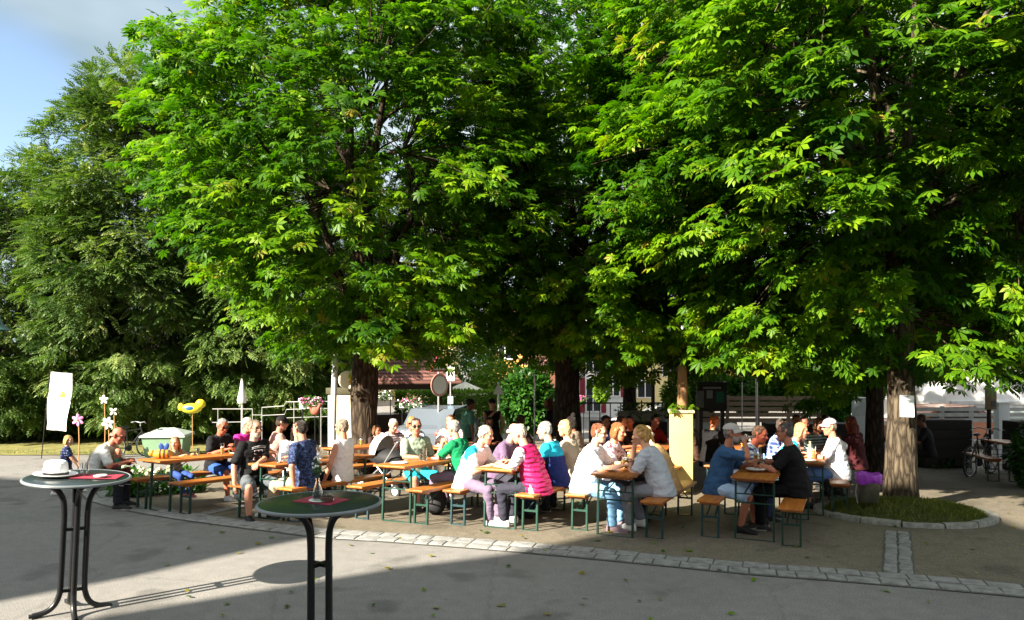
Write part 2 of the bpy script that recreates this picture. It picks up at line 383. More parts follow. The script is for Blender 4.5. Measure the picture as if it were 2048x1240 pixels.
def bark_mat(name, c1, c2, sc=1.0):
    m, t, b = newmat(name)
    tcn = t.nodes.new('ShaderNodeTexCoord'); mpn = t.nodes.new('ShaderNodeMapping'); mpn.inputs['Scale'].default_value = (7*sc, 7*sc, 1.6*sc)
    t.links.new(tcn.outputs['Object'], mpn.inputs[0])
    vo = t.nodes.new('ShaderNodeTexVoronoi'); vo.feature = 'DISTANCE_TO_EDGE'; vo.inputs['Scale'].default_value = 2.4
    nz_ = t.nodes.new('ShaderNodeTexNoise'); nz_.inputs['Scale'].default_value = 4; nz_.inputs['Detail'].default_value = 8
    mixv = t.nodes.new('ShaderNodeMix'); mixv.data_type = 'VECTOR'; mixv.inputs['Factor'].default_value = .25
    t.links.new(mpn.outputs[0], nz_.inputs['Vector']); t.links.new(mpn.outputs[0], mixv.inputs['A']); t.links.new(nz_.outputs['Color'], mixv.inputs['B'])
    t.links.new(mixv.outputs['Result'], vo.inputs['Vector'])
    r = t.nodes.new('ShaderNodeValToRGB'); r.color_ramp.elements[0].position = .0; r.color_ramp.elements[1].position = .3
    r.color_ramp.elements[0].color = c1+(1,); r.color_ramp.elements[1].color = c2+(1,)
    mu = t.nodes.new('ShaderNodeMath'); mu.operation = 'MULTIPLY'
    t.links.new(vo.outputs['Distance'], mu.inputs[0]); t.links.new(nz_.outputs['Fac'], mu.inputs[1]); mu2 = t.nodes.new('ShaderNodeMath'); mu2.operation = 'MULTIPLY'; mu2.inputs[1].default_value = 2
    t.links.new(mu.outputs[0], mu2.inputs[0]); t.links.new(mu2.outputs[0], r.inputs[0]); t.links.new(r.outputs[0], b.inputs['Base Color'])
    bn = t.nodes.new('ShaderNodeBump'); bn.inputs['Strength'].default_value = .9; bn.inputs['Distance'].default_value = .03
    t.links.new(mu2.outputs[0], bn.inputs['Height']); t.links.new(bn.outputs[0], b.inputs['Normal'])
    b.inputs['Roughness'].default_value = .9; b.inputs['Specular IOR Level'].default_value = .15
    return m
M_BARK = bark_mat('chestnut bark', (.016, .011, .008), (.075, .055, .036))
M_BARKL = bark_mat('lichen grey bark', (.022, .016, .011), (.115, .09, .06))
M_BARK_SHADE = bark_mat('shade darkened bark', (.012, .009, .007), (.05, .038, .028))  # chestnut bark with the shade under the crowns put into its colour
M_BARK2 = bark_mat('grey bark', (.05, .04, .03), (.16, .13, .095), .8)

def tree(name, label, x, y, tr, fork, cz, rad, nclump, nleaf, lsize, tpl, lm, bm_, seed, group=None, low=.45, clr=(.48, .27), drop=.35, shift=(0, 0), cat='tree', lean=(0, 0), pw=2.6, inner=.6, front=0.0, lift=0.0, skirt=None):
    """tapered trunk with limbs and twigs, and a crown of sprays of single leaves"""
    rng = np.random.default_rng(seed); rnd = random.Random(seed)
    z0 = gz(y); root = thing(name, label, cat, (x, y, z0), 0, group)
    cx, cy = shift; rx, ry, rz = rad
    # clump centres in a bumpy, flat-bottomed dome
    cl = []
    while len(cl) < nclump:
        d = rng.normal(size=3); d /= np.linalg.norm(d)
        if front and d[1] > .35 and rng.random() < front: continue
        t = (inner**3+(1-inner**3)*rng.random())**(1/3)
        k = 1+.20*mnoise.noise(Vector(d*2.1)+Vector((seed*3.1, 0, 0)))+.12*mnoise.noise(Vector(d*5)+Vector((0, seed*1.7, 0)))
        hz = rz if d[2] > 0 else rz*low*(1-lift*min(1, max(0, .35-d[1]*1.3-d[0]*.35)))
        q = (abs(d[0])**pw+abs(d[1])**pw+abs(d[2])**pw)**(-1/pw)
        cl.append((d[0]*rx*t*k*q+cx, d[1]*ry*t*k*q+cy, cz+d[2]*hz*t*k*q))
    if skirt:
        for _ in range(skirt[0]):
            a = rng.random()*2*math.pi; r_ = skirt[1]*math.sqrt(rng.random()); cl.append((skirt[4][0]+r_*math.cos(a), skirt[4][1]+r_*math.sin(a), rng.uniform(skirt[2], skirt[3])))
    cl = np.array(cl); cl = cl[cl[:, 2] > .9]
    # trunk and limbs
    b = MB(); pts = []; rs = []
    for i in range(13):
        q = i/12; h = fork*q
        pts.append(Vector((lean[0]*q*q, lean[1]*q*q, h-.1))); fl = 1+.32*math.exp(-h*4.5)
        rs.append(tr*fl*(1-.22*q))
    o0 = len(b.v); b.tube(pts, rs, 22)
    for i in range(o0, len(b.v)):
        v = Vector(b.v[i]); c = Vector((lean[0]*(v.z/fork)**2, lean[1]*(v.z/fork)**2, v.z)); d = v-c
        k = 1+.16*mnoise.noise(Vector((v.x*3.0, v.y*3.0, v.z*.8+seed)))+.07*mnoise.noise(Vector((v.x*11, v.y*11, v.z*2.5)))
        b.v[i] = tuple(c+d*k)
    top = pts[-1]; nodes = [tuple(top)]
    nl = 8
    for i in range(nl):
        a = 2*math.pi*(i+rnd.random()*.6)/nl; e = rnd.uniform(.15, 1.25) if i < nl-1 else 1.4
        rr = rnd.uniform(.55, .82)
        tgt = Vector((cx+rx*rr*math.cos(a)*math.cos(e), cy+ry*rr*math.sin(a)*math.cos(e), cz+rz*.75*math.sin(e)-rz*.15))
        st = top+Vector((0, 0, -.25*rnd.random()*fork*.4)); P = []
        for k in range(9):
            q = k/8; p = st.lerp(tgt, q); p.z += .9*math.sin(q*math.pi)*.5
            p += Vector((mnoise.noise(p*.7+Vector((i, seed, 0))), mnoise.noise(p*.7+Vector((seed, i, 5))), 0))*.35*q
            P.append(p)
        r0 = tr*rnd.uniform(.34, .5)
        b.tube(P, [r0*(1-.82*k/8) for k in range(9)], 8); nodes += [tuple(p) for p in P[2:]]
        for j in range(3):
            k0 = rnd.randint(2, 6); s = P[k0]; t2 = s+Vector((rnd.uniform(-1, 1)*rx*.35, rnd.uniform(-1, 1)*ry*.35, rnd.uniform(-.1, .5)*rz*.5))
            Q = [s.lerp(t2, q/4)+Vector((0, 0, .25*math.sin(q/4*math.pi))) for q in range(5)]
            r1 = r0*(1-.82*k0/8)*.6; b.tube(Q, [r1*(1-.75*q/4) for q in range(5)], 6); nodes += [tuple(p) for p in Q[1:]]
    nodes = np.array(nodes)
    for c in cl:
        d = np.linalg.norm(nodes-c, axis=1); j = int(np.argmin(d)); s = Vector(nodes[j]); e = Vector(c)
        m_ = s.lerp(e, .55)+Vector((0, 0, .08)); b.tube([s, m_, e], [.012, .008, .004], 4, cap=False)
    b.build('trunk', bm_, root, ang=60)
    # leaves
    n = len(cl)*nleaf; ci = np.repeat(np.arange(len(cl)), nleaf); c = cl[ci]
    o = c-np.array([cx, cy, cz-rz*.2]); o[:, 2] *= .5; o /= np.linalg.norm(o, axis=1, keepdims=True)+1e-6
    u = rng.normal(size=(n, 3)); u /= np.linalg.norm(u, axis=1, keepdims=True); u *= (rng.random((n, 1))**.5)
    csz = rng.uniform(.65, 1.25, len(cl))[ci][:, None]
    off = u*np.array([clr[0], clr[0], clr[1]])*csz
    off[:, 2] -= drop*np.sum(off[:, :2]*o[:, :2], 1)
    P = c+off
    F = off*np.array([1.6, 1.6, .5])/clr[0]+o*.7+rng.normal(size=(n, 3))*.35; F[:, 2] -= .25
    N = np.array([0, 0, 1.0])+o*.45+rng.normal(size=(n, 3))*.33
    S = lsize*rng.uniform(.7, 1.2, n)
    tint = np.clip(.42+.17*rng.normal(size=len(cl))[ci]+.16*rng.normal(size=n), 0, .93)
    tint[rng.random(n) < .003] = 1.0
    keep = P[:, 2] > .15
    scatter('crown', P[keep], F[keep], N[keep], S[keep], tint[keep], tpl, lm, root)
    return root
PAL = tpl_palmate(); PIN = tpl_pinnate(); BLD = tpl_blade(); GRS = tpl_grass()
CG = 'horse chestnut trees shading the beer garden'
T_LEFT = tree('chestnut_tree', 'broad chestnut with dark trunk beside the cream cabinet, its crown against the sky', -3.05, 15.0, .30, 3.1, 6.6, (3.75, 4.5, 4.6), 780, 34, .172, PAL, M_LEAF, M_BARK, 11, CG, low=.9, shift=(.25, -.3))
T_MID = tree('chestnut_tree', 'dark forked chestnut in deep shade between the signs and the white house', 1.25, 16.5, .36, 2.7, 6.6, (4.4, 4.6, 4.6), 640, 30, .175, PAL, M_LEAF, M_BARK_SHADE, 23, CG, low=.86, skirt=(60, 3.0, 2.6, 3.8, (1.6, -.5)), shift=(.7, -.2))
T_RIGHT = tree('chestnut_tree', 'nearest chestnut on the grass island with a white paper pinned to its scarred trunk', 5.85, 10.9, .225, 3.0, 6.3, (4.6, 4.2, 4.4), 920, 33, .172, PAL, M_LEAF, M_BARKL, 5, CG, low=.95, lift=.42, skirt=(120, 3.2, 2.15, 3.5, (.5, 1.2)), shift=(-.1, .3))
tree('chestnut_tree', 'slimmer chestnut whose black trunk shows just left of the scarred trunk', 7.6, 15.2, .2, 3.2, 6.8, (4.8, 4.2, 4.3), 520, 22, .21, PAL, M_LEAF, M_BARK_SHADE, 31, CG, low=1.12, skirt=(130, 4.4, 2.1, 3.4, (-1.6, .8)), shift=(-1.3, .3))
tree('chestnut_tree', 'chestnut with a thin brown trunk standing in front of the yellow house', 3.5, 21.5, .22, 3.4, 7.4, (4.4, 4.0, 4.4), 360, 20, .23, PAL, M_LEAF, M_BARK_SHADE, 47, CG, low=1.1, skirt=(70, 3.8, 2.9, 4.2, (.5, 0)))
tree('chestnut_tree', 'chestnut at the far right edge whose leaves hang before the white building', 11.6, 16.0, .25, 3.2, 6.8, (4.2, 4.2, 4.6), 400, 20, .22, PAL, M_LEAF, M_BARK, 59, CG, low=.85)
AG = 'tall ash trees on the left'
tree('ash_tree', 'tall ash whose feathery top stands highest against the sky on the left', -12.6, 25.5, .22, 2.2, 7.2, (3.8, 3.4, 6.2), 950, 46, .33, PIN, M_LEAF2, M_BARK2, 61, AG, low=1.1, clr=(.5, .30), pw=2.2, inner=.6)
tree('ash_tree', 'lower rounded ash at the left edge of the picture', -19.0, 26.5, .22, 2.0, 5.0, (4.6, 3.6, 5.0), 950, 46, .33, PIN, M_LEAF2, M_BARK2, 67, AG, low=1.1, clr=(.5, .30), pw=2.4, inner=.6)
tree('ash_tree', 'ash half hidden behind the left side of the big chestnut', -8.6, 26.5, .2, 2.2, 6.4, (3.8, 3.4, 6.0), 900, 46, .33, PIN, M_LEAF2, M_BARK2, 71, AG, low=1.1, clr=(.5, .30), pw=2.3, inner=.6)
# ------------------------------------------------------------------ the two houses behind the photographer (they shade the square)
M_PLASTER = mat('pale plaster', (.62, .58, .50), .85, .08, 2, .1)
M_ROOF = mat('brown roof tile', (.16, .075, .05), .8, .25, 12, .3)
M_WINDARK = mat('dark window glass', (.02, .025, .03), .15, .2, 2, 0)
def shade_house(name, label, prof, y0, depth, wins):
    root = thing(name, label, 'house', (0, 0, 0))
    dx, dy = -HX*depth, -HY*depth; n = len(prof)
    b = MB(); vs = [(x, y0, z) for x, z in prof]+[(x+dx, y0+dy, z) for x, z in prof]
    b.add(vs, [tuple(range(n))[::-1], tuple(range(n, 2*n))]+[(i, (i+1) % n, n+(i+1) % n, n+i) for i in range(n)]); b.build('wall', M_PLASTER, root, smooth=False)
    for x, z in wins:
        w = MB(); w.box((x, y0+.01, z), (1.1, .08, 1.5)); w.build('window', M_WINDARK, root, smooth=False)
shade_house('town_house', 'tall pale town house standing behind the viewer on the left', [(-56, -.5), (-19.75, -.5), (-19.8, 11.8), (-19.94, 12.6), (-20.35, 13.5), (-20.55, 14.2), (-21.5, 14.76), (-22.8, 15.3), (-27.1, 16.95), (-31.6, 18.5), (-38, 20.3), (-56, 16)], -6, 8, [(-22, 4), (-25, 4), (-22, 8), (-25, 8)])
shade_house('town_house', 'wide pale inn standing directly behind the viewer', [(-18.3, -.5), (14, -.5), (14, 11), (-6, 11), (-10.1, 13.1), (-12.3, 14.6), (-13.8, 16.0), (-15.3, 16.4), (-17.25, 16.2), (-17.1, 14.4), (-17.14, 13.85), (-17.3, 13.3), (-17.75, 12.85), (-18.26, 11.5)], -6, 8, [(-14, 4), (-9, 4), (-4, 4), (1, 4), (6, 4), (-14, 8), (-9, 8), (-4, 8)])

# ------------------------------------------------------------------ beer tables and benches
def wood_mat(name, c1, c2, rough=.42, stretch=(22, 1.2, 22)):
    m, t, b = newmat(name)
    tcn = t.nodes.new('ShaderNodeTexCoord'); mpn = t.nodes.new('ShaderNodeMapping'); mpn.inputs['Scale'].default_value = stretch
    inf = t.nodes.new('ShaderNodeObjectInfo'); ad = t.nodes.new('ShaderNodeVectorMath'); ad.operation = 'ADD'
    sc_ = t.nodes.new('ShaderNodeVectorMath'); sc_.operation = 'SCALE'; sc_.inputs['Scale'].default_value = 37
    t.links.new(inf.outputs['Random'], sc_.inputs[0]); t.links.new(tcn.outputs['Object'], ad.inputs[0]); t.links.new(sc_.outputs[0], ad.inputs[1])
    t.links.new(ad.outputs[0], mpn.inputs[0])
    n = t.nodes.new('ShaderNodeTexNoise'); n.inputs['Scale'].default_value = 1.2; n.inputs['Detail'].default_value = 7; n.inputs['Distortion'].default_value = .6
    n3 = t.nodes.new('ShaderNodeTexNoise'); n3.inputs['Scale'].default_value = 3; t.links.new(tcn.outputs['Object'], n3.inputs['Vector'])
    t.links.new(mpn.outputs[0], n.inputs['Vector'])
    r = t.nodes.new('ShaderNodeValToRGB'); r.color_ramp.elements[0].position = .34; r.color_ramp.elements[1].position = .66
    r.color_ramp.elements[0].color = c1+(1,); r.color_ramp.elements[1].color = c2+(1,)
    t.links.new(n.outputs['Fac'], r.inputs[0])
    hsv = t.nodes.new('ShaderNodeHueSaturation'); mr = t.nodes.new('ShaderNodeMapRange'); mr.inputs['To Min'].default_value = .75; mr.inputs['To Max'].default_value = 1.2
    t.links.new(inf.outputs['Random'], mr.inputs['Value']); t.links.new(mr.outputs[0], hsv.inputs['Value'])
    t.links.new(r.outputs[0], hsv.inputs['Color']); t.links.new(hsv.outputs[0], b.inputs['Base Color'])
    rr = t.nodes.new('ShaderNodeMapRange'); rr.inputs['To Min'].default_value = rough-.12; rr.inputs['To Max'].default_value = rough+.2
    t.links.new(n3.outputs['Fac'], rr.inputs['Value']); t.links.new(rr.outputs[0], b.inputs['Roughness'])
    bn = t.nodes.new('ShaderNodeBump'); bn.inputs['Strength'].default_value = .12; bn.inputs['Distance'].default_value = .01
    t.links.new(n.outputs['Fac'], bn.inputs['Height']); t.links.new(bn.outputs[0], b.inputs['Normal'])
    return m
M_WOOD = wood_mat('varnished orange wood', (.30, .085, .012), (.44, .155, .026))
M_GREEN = mat('green painted steel', (.010, .045, .03), .42, .25, 9, .08, 80)
M_TEAL = mat('blue green painted steel', (.012, .042, .05), .42, .25, 9, .08, 80)
M_BLACK = mat('black enamel', (.008, .008, .009), .35, .2, 10, .03)
def leg_frame(w, h, m, sign, name='leg_frame', brace=True):
    """folding end frame of flat steel: two posts, foot bar, cross bar and a slanted stay to the board"""
    b = MB(); x = w/2-.035
    for s in (-1, 1):
        b.beam((s*x, 0, h), (s*x*1.02, 0, .012), .034, .022)
        b.beam((s*x*.55, 0, h-.17), (s*.04, sign*.40, h-.012), .016, .006)
    b.beam((-x*1.02, 0, .012), (x*1.02, 0, .012), .022, .018)
    b.beam((-x, 0, h*.62), (x, 0, h*.62), .02, .016); b.beam((-x, 0, h-.17), (x, 0, h-.17), .016, .014)
    b.beam((-x, 0, h-.012), (x, 0, h-.012), .03, .02)
    return b
def board_bm(w, l, h, t):
    b = MB(); b.box((0, l/2, h-t/2), (w, l, t), 0, None, 0, .007)
    b.box((0, l/2, h-t-.012), (w*.8, l-.1, .022), 0)
    for y in (.18, l-.18, l/2): b.box((0, y, h-t-.032), (w*.86, .07, .018), 0)
    return b
def make_table(m):
    r = thing('beer_table', 'x', 'table'); board_bm(.5, 2.2, .775, .028).build('tabletop', M_WOOD, r)
    for y, s in ((.22, 1), (1.98, -1)): o = leg_frame(.5, .72, m, s).build('leg_frame', m, r); o.location = (0, y, 0)
    return r
def make_bench(m):
    r = thing('beer_bench', 'x', 'bench'); board_bm(.26, 2.2, .475, .028).build('seat', M_WOOD, r)
    for y, s in ((.2, 1), (2.0, -1)): o = leg_frame(.26, .42, m, s).build('leg_frame', m, r); o.location = (0, y, 0)
    return r
PT = make_table(M_GREEN); PB = [make_bench(M_GREEN), make_bench(M_TEAL)]
_used = set()
def place(proto, x, y, ang, label, group, z=None):
    o = proto if id(proto) not in _used else copy_tree(proto)
    _used.add(id(proto)); h = 2.2*math.cos(ang); z0 = gz(y); z1 = gz(y+h)
    o.location = (x, y, z0 if z is None else z); o.rotation_euler = (math.atan2(z1-z0, 2.2) if z is None else 0, 0, -ang)
    tag(o, label, None, group); return o
A25 = R(24.8)
SETS = {}
def beer_set(key, nx, ny, tl, left, right, ang=A25, table=True):
    d = Vector((math.sin(ang), math.cos(ang), 0)); n = Vector((d.y, -d.x, 0)); N = Vector((nx, ny, 0))
    SETS[key] = (N, d, n, left, right, ang)
    if table: place(PT, nx, ny, ang, tl, 'beer tables under the chestnuts')
    for side, spec in ((-1, left), (1, right)):
        if spec is None: continue
        off, sh, lab, k = spec; p = N+n*off*side+d*sh
        place(PB[k], p.x, p.y, ang, lab, 'beer benches under the chestnuts')
def on_bench(key, side, t, dn=0):
    N, d, n, left, right, ang = SETS[key]; off, sh = (left if side < 0 else right)[:2]
    p = N+n*(off*side+dn)+d*(sh+t); return p.x, p.y
def on_table(key, u, t):
    N, d, n, *_ = SETS[key]; p = N+n*u+d*t; return Vector((p.x, p.y, gz(p.y)+.776+.0))
beer_set('T1', -5.3, 10.5, 'leftmost beer table, with the toy bee standing on its near end', (.46, .05, 'bench behind the leftmost beer table where the small child sits', 0), (.58, 0, 'bench on the near right side of the leftmost beer table, its front half empty', 0), R(28))
beer_set('T2', -3.4, 9.75, 'beer table between the printed black T-shirt and the navy patterned shirt', (.42, -.06, 'bench under the man in the printed black T-shirt', 0), (.42, 0, 'bench the man in the navy patterned shirt leans on with his hand', 1), R(26))
beer_set('T3', -1.65, 9.55, 'beer table in front of the smiling woman in a sage polo shirt', (.56, .02, 'empty ended bench left of the sage polo woman, nearest the small dark round table', 1), (.40, 0, 'bench whose empty near end points at the viewer left of the white haired woman', 0))
beer_set('T4', -.25, 9.07, 'beer table between the white haired woman and the person in the raspberry vest', (.60, 0, 'short looking bench end beside the white haired woman in white and turquoise', 1), (.42, .02, 'bench under the person in the raspberry quilted vest', 0))
beer_set('T5', 1.155, 8.59, 'sunlit beer table between the big man in white and the woman in grey', (.50, .15, 'bench end in the sun beside the big man in white jeans light', 0), (.46, .12, 'bench under the woman in the pale grey T-shirt', 1))
beer_set('T6', 2.78, 8.39, 'nearest beer table on the right, between the grey cap and the black T-shirt', (.50, -.05, 'bench under the man in the blue T-shirt and cap', 1), (.42, -.1, 'nearest bench, bright orange and empty at its near end, behind the man in black', 0))
beer_set('T7', 4.12, 10.15, 'beer table just left of the grass island with a pale bottle on it', (.46, .2, 'bench of the woman in turquoise left of the grass island', 0), (.44, .12, 'bench under the man in white T-shirt and checked cap', 0), R(22))
# second row in the shade
beer_set('U1', -3.35, 13.2, 'beer table in front of the stroller beside the left chestnut trunk', (.5, 0, 'bench left of the table by the stroller', 0), (.46, 0, 'bench right of the table by the stroller', 1), R(30))
beer_set('U2', -1.55, 13.4, 'second row beer table behind the woman in the sage polo shirt', (.5, .1, 'bench in the second row where the woman with sunglasses sits', 0), (.46, 0, 'bench in the second row behind the green shirted woman', 1), R(28))
beer_set('U3', .55, 13.3, 'shaded beer table in front of the middle chestnut trunk', (.5, 0, 'bench left of the table before the middle trunk', 0), (.46, 0, 'bench right of the table before the middle trunk', 0), R(27))
beer_set('U4', 2.2, 12.6, 'pale sunlit beer table behind the blond woman, left of the yellow pillar', (.5, .1, 'bench in the shade left of the pale table by the yellow pillar', 0), (.44, -.35, 'empty sunlit bench running up to the foot of the yellow pillar', 0), R(27))
beer_set('U5', 4.0, 12.8, 'shaded beer table right of the yellow pillar with drinks on it', (.48, 0, 'dark bench right of the yellow pillar', 1), (.46, .1, 'bench in the second row behind the man in black', 0), R(25))
beer_set('U6', 5.9, 13.9, 'beer table in deep shade behind the scarred chestnut trunk', (.48, 0, 'bench in deep shade left of the scarred trunk', 0), (.46, .1, 'bench in deep shade behind the scarred trunk', 1), R(22))
beer_set('U7', 10.2, 14.4, 'dark beer table at the right edge of the yard', (.5, 0, 'dark bench left of the table at the right edge', 0), (.46, .1, 'dark bench right of the table at the right edge', 0), R(20))

# ------------------------------------------------------------------ the two standing tables
M_TOPDARK = mat('dark green laminate', (.017, .025, .027), .24, .12, 3, .02)
M_RIM = mat('grey table rim', (.17, .19, .20), .35, .1, 8, 0)
M_RED = mat('wine red paper', (.26, .022, .045), .75, .1, 12, .1)
M_WHITE = mat('white china', (.80, .80, .78), .35, .04, 5, 0)
M_GLASS = mat('clear glass', (.95, .97, .96), .03, .01, 1, 0, trans=1.0)
def standing_table(name, label, x, y, h, rad, rot, tilt=(0, 0)):
    r = thing(name, label, 'standing table', (x, y, gz(y)), rot)
    b = MB(); b.lathe([(rad-.012, h-.024), (rad-.002, h-.018), (rad-.002, h-.004), (rad-.012, h)], 64); top = b.build('tabletop', M_TOPDARK, r)
    b = MB(); pts = [(rad*math.cos(2*math.pi*k/64), rad*math.sin(2*math.pi*k/64), h-.012) for k in range(65)]
    b.tube(pts, .013, 8, cap=False); b.build('rim', M_RIM, r)
    for k in range(4):
        a = math.pi/4+k*math.pi/2; ca, sa = math.cos(a), math.sin(a)
        def P(q, z): return (q*ca, q*sa, z)
        path = [P(.28, .012), P(.19, .03), P(.13, .075), P(.098, .15), P(.088, .25), P(.086, h*.6), P(.086, h-.30), P(.10, h-.18), P(.15, h-.095), P(.22, h-.055), P(.29, h-.038)]
        C2 = [Vector(p) for p in catmull([Vector(p) for p in path], 5)]
        b = MB(); b.tube(C2, .023, 10); b.box((P(.28, .012)), (.05, .05, .024), 0, None, a, .005); b.build('leg', M_BLACK, r)
    for z in (h*.60+.02, .19):
        b = MB(); b.box((0, 0, z), (.19, .03, .024), 0, Matrix.Rotation(math.pi/4, 4, 'Z')); b.box((0, 0, z+.0), (.03, .19, .0235), 0, Matrix.Rotation(math.pi/4, 4, 'Z')); b.build('bracket', M_BLACK, r, smooth=False)
    b = MB(); b.box((0, 0, h-.036), (.5, .05, .02), 0, Matrix.Rotation(math.pi/4, 4, 'Z')); b.box((0, 0, h-.0365), (.05, .5, .0205), 0, Matrix.Rotation(math.pi/4, 4, 'Z')); b.build('top_support', M_BLACK, r, smooth=False)
    r.rotation_euler = (tilt[0], tilt[1], rot); return r
SH = 1.15
NT = at(640, 1003, 5.09); LT = at(157, 953, 6.16)
standing_table('standing_table', 'near round standing table in the shade with a flower carafe on a red napkin', NT.x, 5.09, SH, .418, R(12))
standing_table('standing_table', 'far left round standing table in the sun with a white hat lying on it', LT.x-.06, 6.16, SH, .395, R(-8), (0, R(3)))
g2 = MB(); g2.box((0, 0, .002), (.33, .23, .003)); o = g2.build('napkin', M_RED, smooth=False); o.location = (NT.x+.0, 5.12, SH); o.rotation_euler = (0, 0, R(-24))
tag(o, 'wine red paper mat on the near round table', 'napkin')
g2 = MB(); g2.box((0, 0, .002), (.36, .24, .003)); o = g2.build('napkin', M_RED, smooth=False); o.location = (LT.x+.14, 6.2, SH-.005); o.rotation_euler = (0, R(3), R(12))
tag(o, 'red paper mat beside the white hat', 'napkin')
# carafe with flowers
cf = thing('carafe', 'narrow glass carafe with small white flowers on the near round table', 'carafe', (NT.x-.02, 5.1, SH+.012))
b = MB(); b.lathe([(.03, 0), (.034, .004), (.036, .03), (.030, .07), (.017, .115), (.013, .135), (.016, .15), (.0145, .15), (.0115, .135), (.015, .115), (.028, .07), (.033, .03), (.031, .008), (.0, .008)], 24, cap=False); b.build('glass_body', M_GLASS, cf)
b = MB(); b.lathe([(.029, .009), (.0315, .03), (.029, .055), (.001, .055)], 20); b.build('water', mat('water', (.9, .95, .93), .05, .01, 1, 0, trans=1.0), cf)
rnd = random.Random(4); st = MB(); bl = MB()
for k in range(9):
    a = rnd.uniform(0, 6.28); q = rnd.uniform(.01, .05); h = rnd.uniform(.20, .33); e = (q*math.cos(a), q*math.sin(a), h)
    st.tube([(0, 0, .06), (e[0]*.2, e[1]*.2, .15), (e[0]*.6, e[1]*.6, h*.8), e], .0016, 5)
    for j in range(5): bl.ell((e[0]+rnd.uniform(-.018, .018), e[1]+rnd.uniform(-.018, .018), e[2]+rnd.uniform(-.03, .015)), .0065, seg=6, rings=4)
    for j in range(4):
        f = (rnd.uniform(.4, .9)); st.ell((e[0]*f+rnd.uniform(-.02, .02), e[1]*f+rnd.uniform(-.02, .02), .15+(h-.15)*f*.8), (.011, .004, .009), seg=6, rings=4)
st.build('stem', mat('stem green', (.04, .10, .03), .6), cf); bl.build('blossom', mat('white petal', (.78, .78, .72), .6), cf)
b = MB(); b.lathe([(.05, 0), (.085, .006), (.088, .009), (.05, .004), (0, .004)], 32, cap=False); o = b.build('saucer', M_WHITE); o.location = (NT.x+.01, 5.09, SH+.004); tag(o, 'white saucer under the flower carafe and ashtray', 'saucer')
b = MB(); b.lathe([(.036, 0), (.044, .006), (.046, .028), (.041, .03), (.039, .012), (0, .011)], 28, cap=False); o = b.build('ashtray', mat('brown stoneware', (.09, .055, .04), .5)); o.location = (NT.x+.055, 5.06, SH+.012); tag(o, 'small brown stoneware ashtray beside the flower carafe', 'ashtray')
# hat
ht = thing('hat', 'white straw hat with a dark band on the left standing table', 'hat', (LT.x-.17, 6.12, SH+.014)); ht.rotation_euler = (0, R(3), 0)
M_STRAW = mat('white straw', (.82, .82, .80), .7, .05, 40, .3, 120)
b = MB(); b.lathe([(.10, .006), (.155, .010), (.172, .020), (.170, .024), (.150, .016), (.098, .014)], 36, cap=False)
for i, v in enumerate(b.v): b.v[i] = (v[0], v[1]*.86, v[2])
b.build('brim', M_STRAW, ht)
b = MB(); b.lathe([(.100, .005), (.096, .06), (.088, .112), (.07, .128), (.03, .118), (.0, .112)], 36, cap=False)
for i, v in enumerate(b.v): b.v[i] = (v[0], v[1]*.86, v[2])
b.build('hat_crown', M_STRAW, ht)
b = MB(); b.lathe([(.1015, .012), (.0995, .036)], 36, cap=False)
for i, v in enumerate(b.v): b.v[i] = (v[0]*1.005, v[1]*.866, v[2])
b.build('hat_band', M_BLACK, ht)
b = MB(); b.lathe([(.03, 0), (.033, .002), (.035, .11), (.033, .11), (.031, .006), (0, .006)], 24, cap=False); o = b.build('water_glass', M_GLASS); o.location = (LT.x+.03, 6.2, SH+.002); tag(o, 'empty water glass on the left standing table', 'glass')
b = MB(); b.lathe([(.03, 0), (.05, .012), (.052, .022), (.047, .022), (.03, .006), (0, .006)], 24, cap=False); o = b.build('bowl', M_WHITE); o.location = (LT.x+.19, 6.15, SH-.006); tag(o, 'tiny white bowl on the red mat of the left standing table', 'bowl')

# ------------------------------------------------------------------ drinks on the beer tables
M_BEER = mat('golden beer', (.75, .36, .04), .15, .05, 2, 0); M_FOAM = mat('beer foam', (.85, .82, .72), .9, .05, 30, .2)
M_DBEER = mat('dark beer', (.16, .05, .015), .2, .1, 2, 0)
def glass(kind, p, label, fill=.7, mb=None):
    mb = mb or M_BEER; r = thing('beer_mug' if kind == 'mug' else 'beer_glass', label, 'drink', p, random.uniform(0, 6), 'drinks on the beer tables')
    R0, H = {'mug': (.046, .15), 'tall': (.032, .185), 'tumbler': (.034, .12)}[kind]; t = .0035
    b = MB(); b.lathe([(R0*.85, 0), (R0*.9, .004), (R0, H), (R0-t, H), (R0*.9-t, .012), (0, .012)], 20, cap=False); b.build('glass_body', M_GLASS, r)
    if fill > 0:
        b = MB(); b.lathe([(R0*.9-t-.0012, .013), (R0-t-.0015, .013+(H-.03)*fill)], 18); b.build('beer', mb, r)
        z = .0135+(H-.03)*fill; b = MB(); b.lathe([(R0-t-.0015, z), (R0-t-.0012, z+.02), (R0*.5, z+.026)], 18); b.build('foam', M_FOAM, r)
    if kind == 'mug':
        b = MB(); b.tube([(R0-.004, 0, .125), (R0+.03, 0, .125), (R0+.042, 0, .1), (R0+.04, 0, .05), (R0+.025, 0, .03), (R0-.006, 0, .03)], .007, 8); b.build('handle', M_GLASS, r)
    return r
glass('mug', on_table('T2', .0, .35), 'empty glass mug before the man in the printed black T-shirt', 0)
glass('tall', on_table('T2', .17, .75), 'glass of golden beer beside the navy patterned shirt', .75)
glass('mug', on_table('T5', .02, .62), 'foaming golden beer between the man in white and the grey T-shirt woman', .85)
glass('tall', on_table('T5', .05, 1.05), 'second beer further along the sunlit table', .5)
glass('tumbler', on_table('T3', -.1, 1.0), 'empty tumbler on the left in front of the sage polo woman', 0)
glass('tall', on_table('T3', .03, .9), 'tall empty glass in front of the sage polo woman', 0)
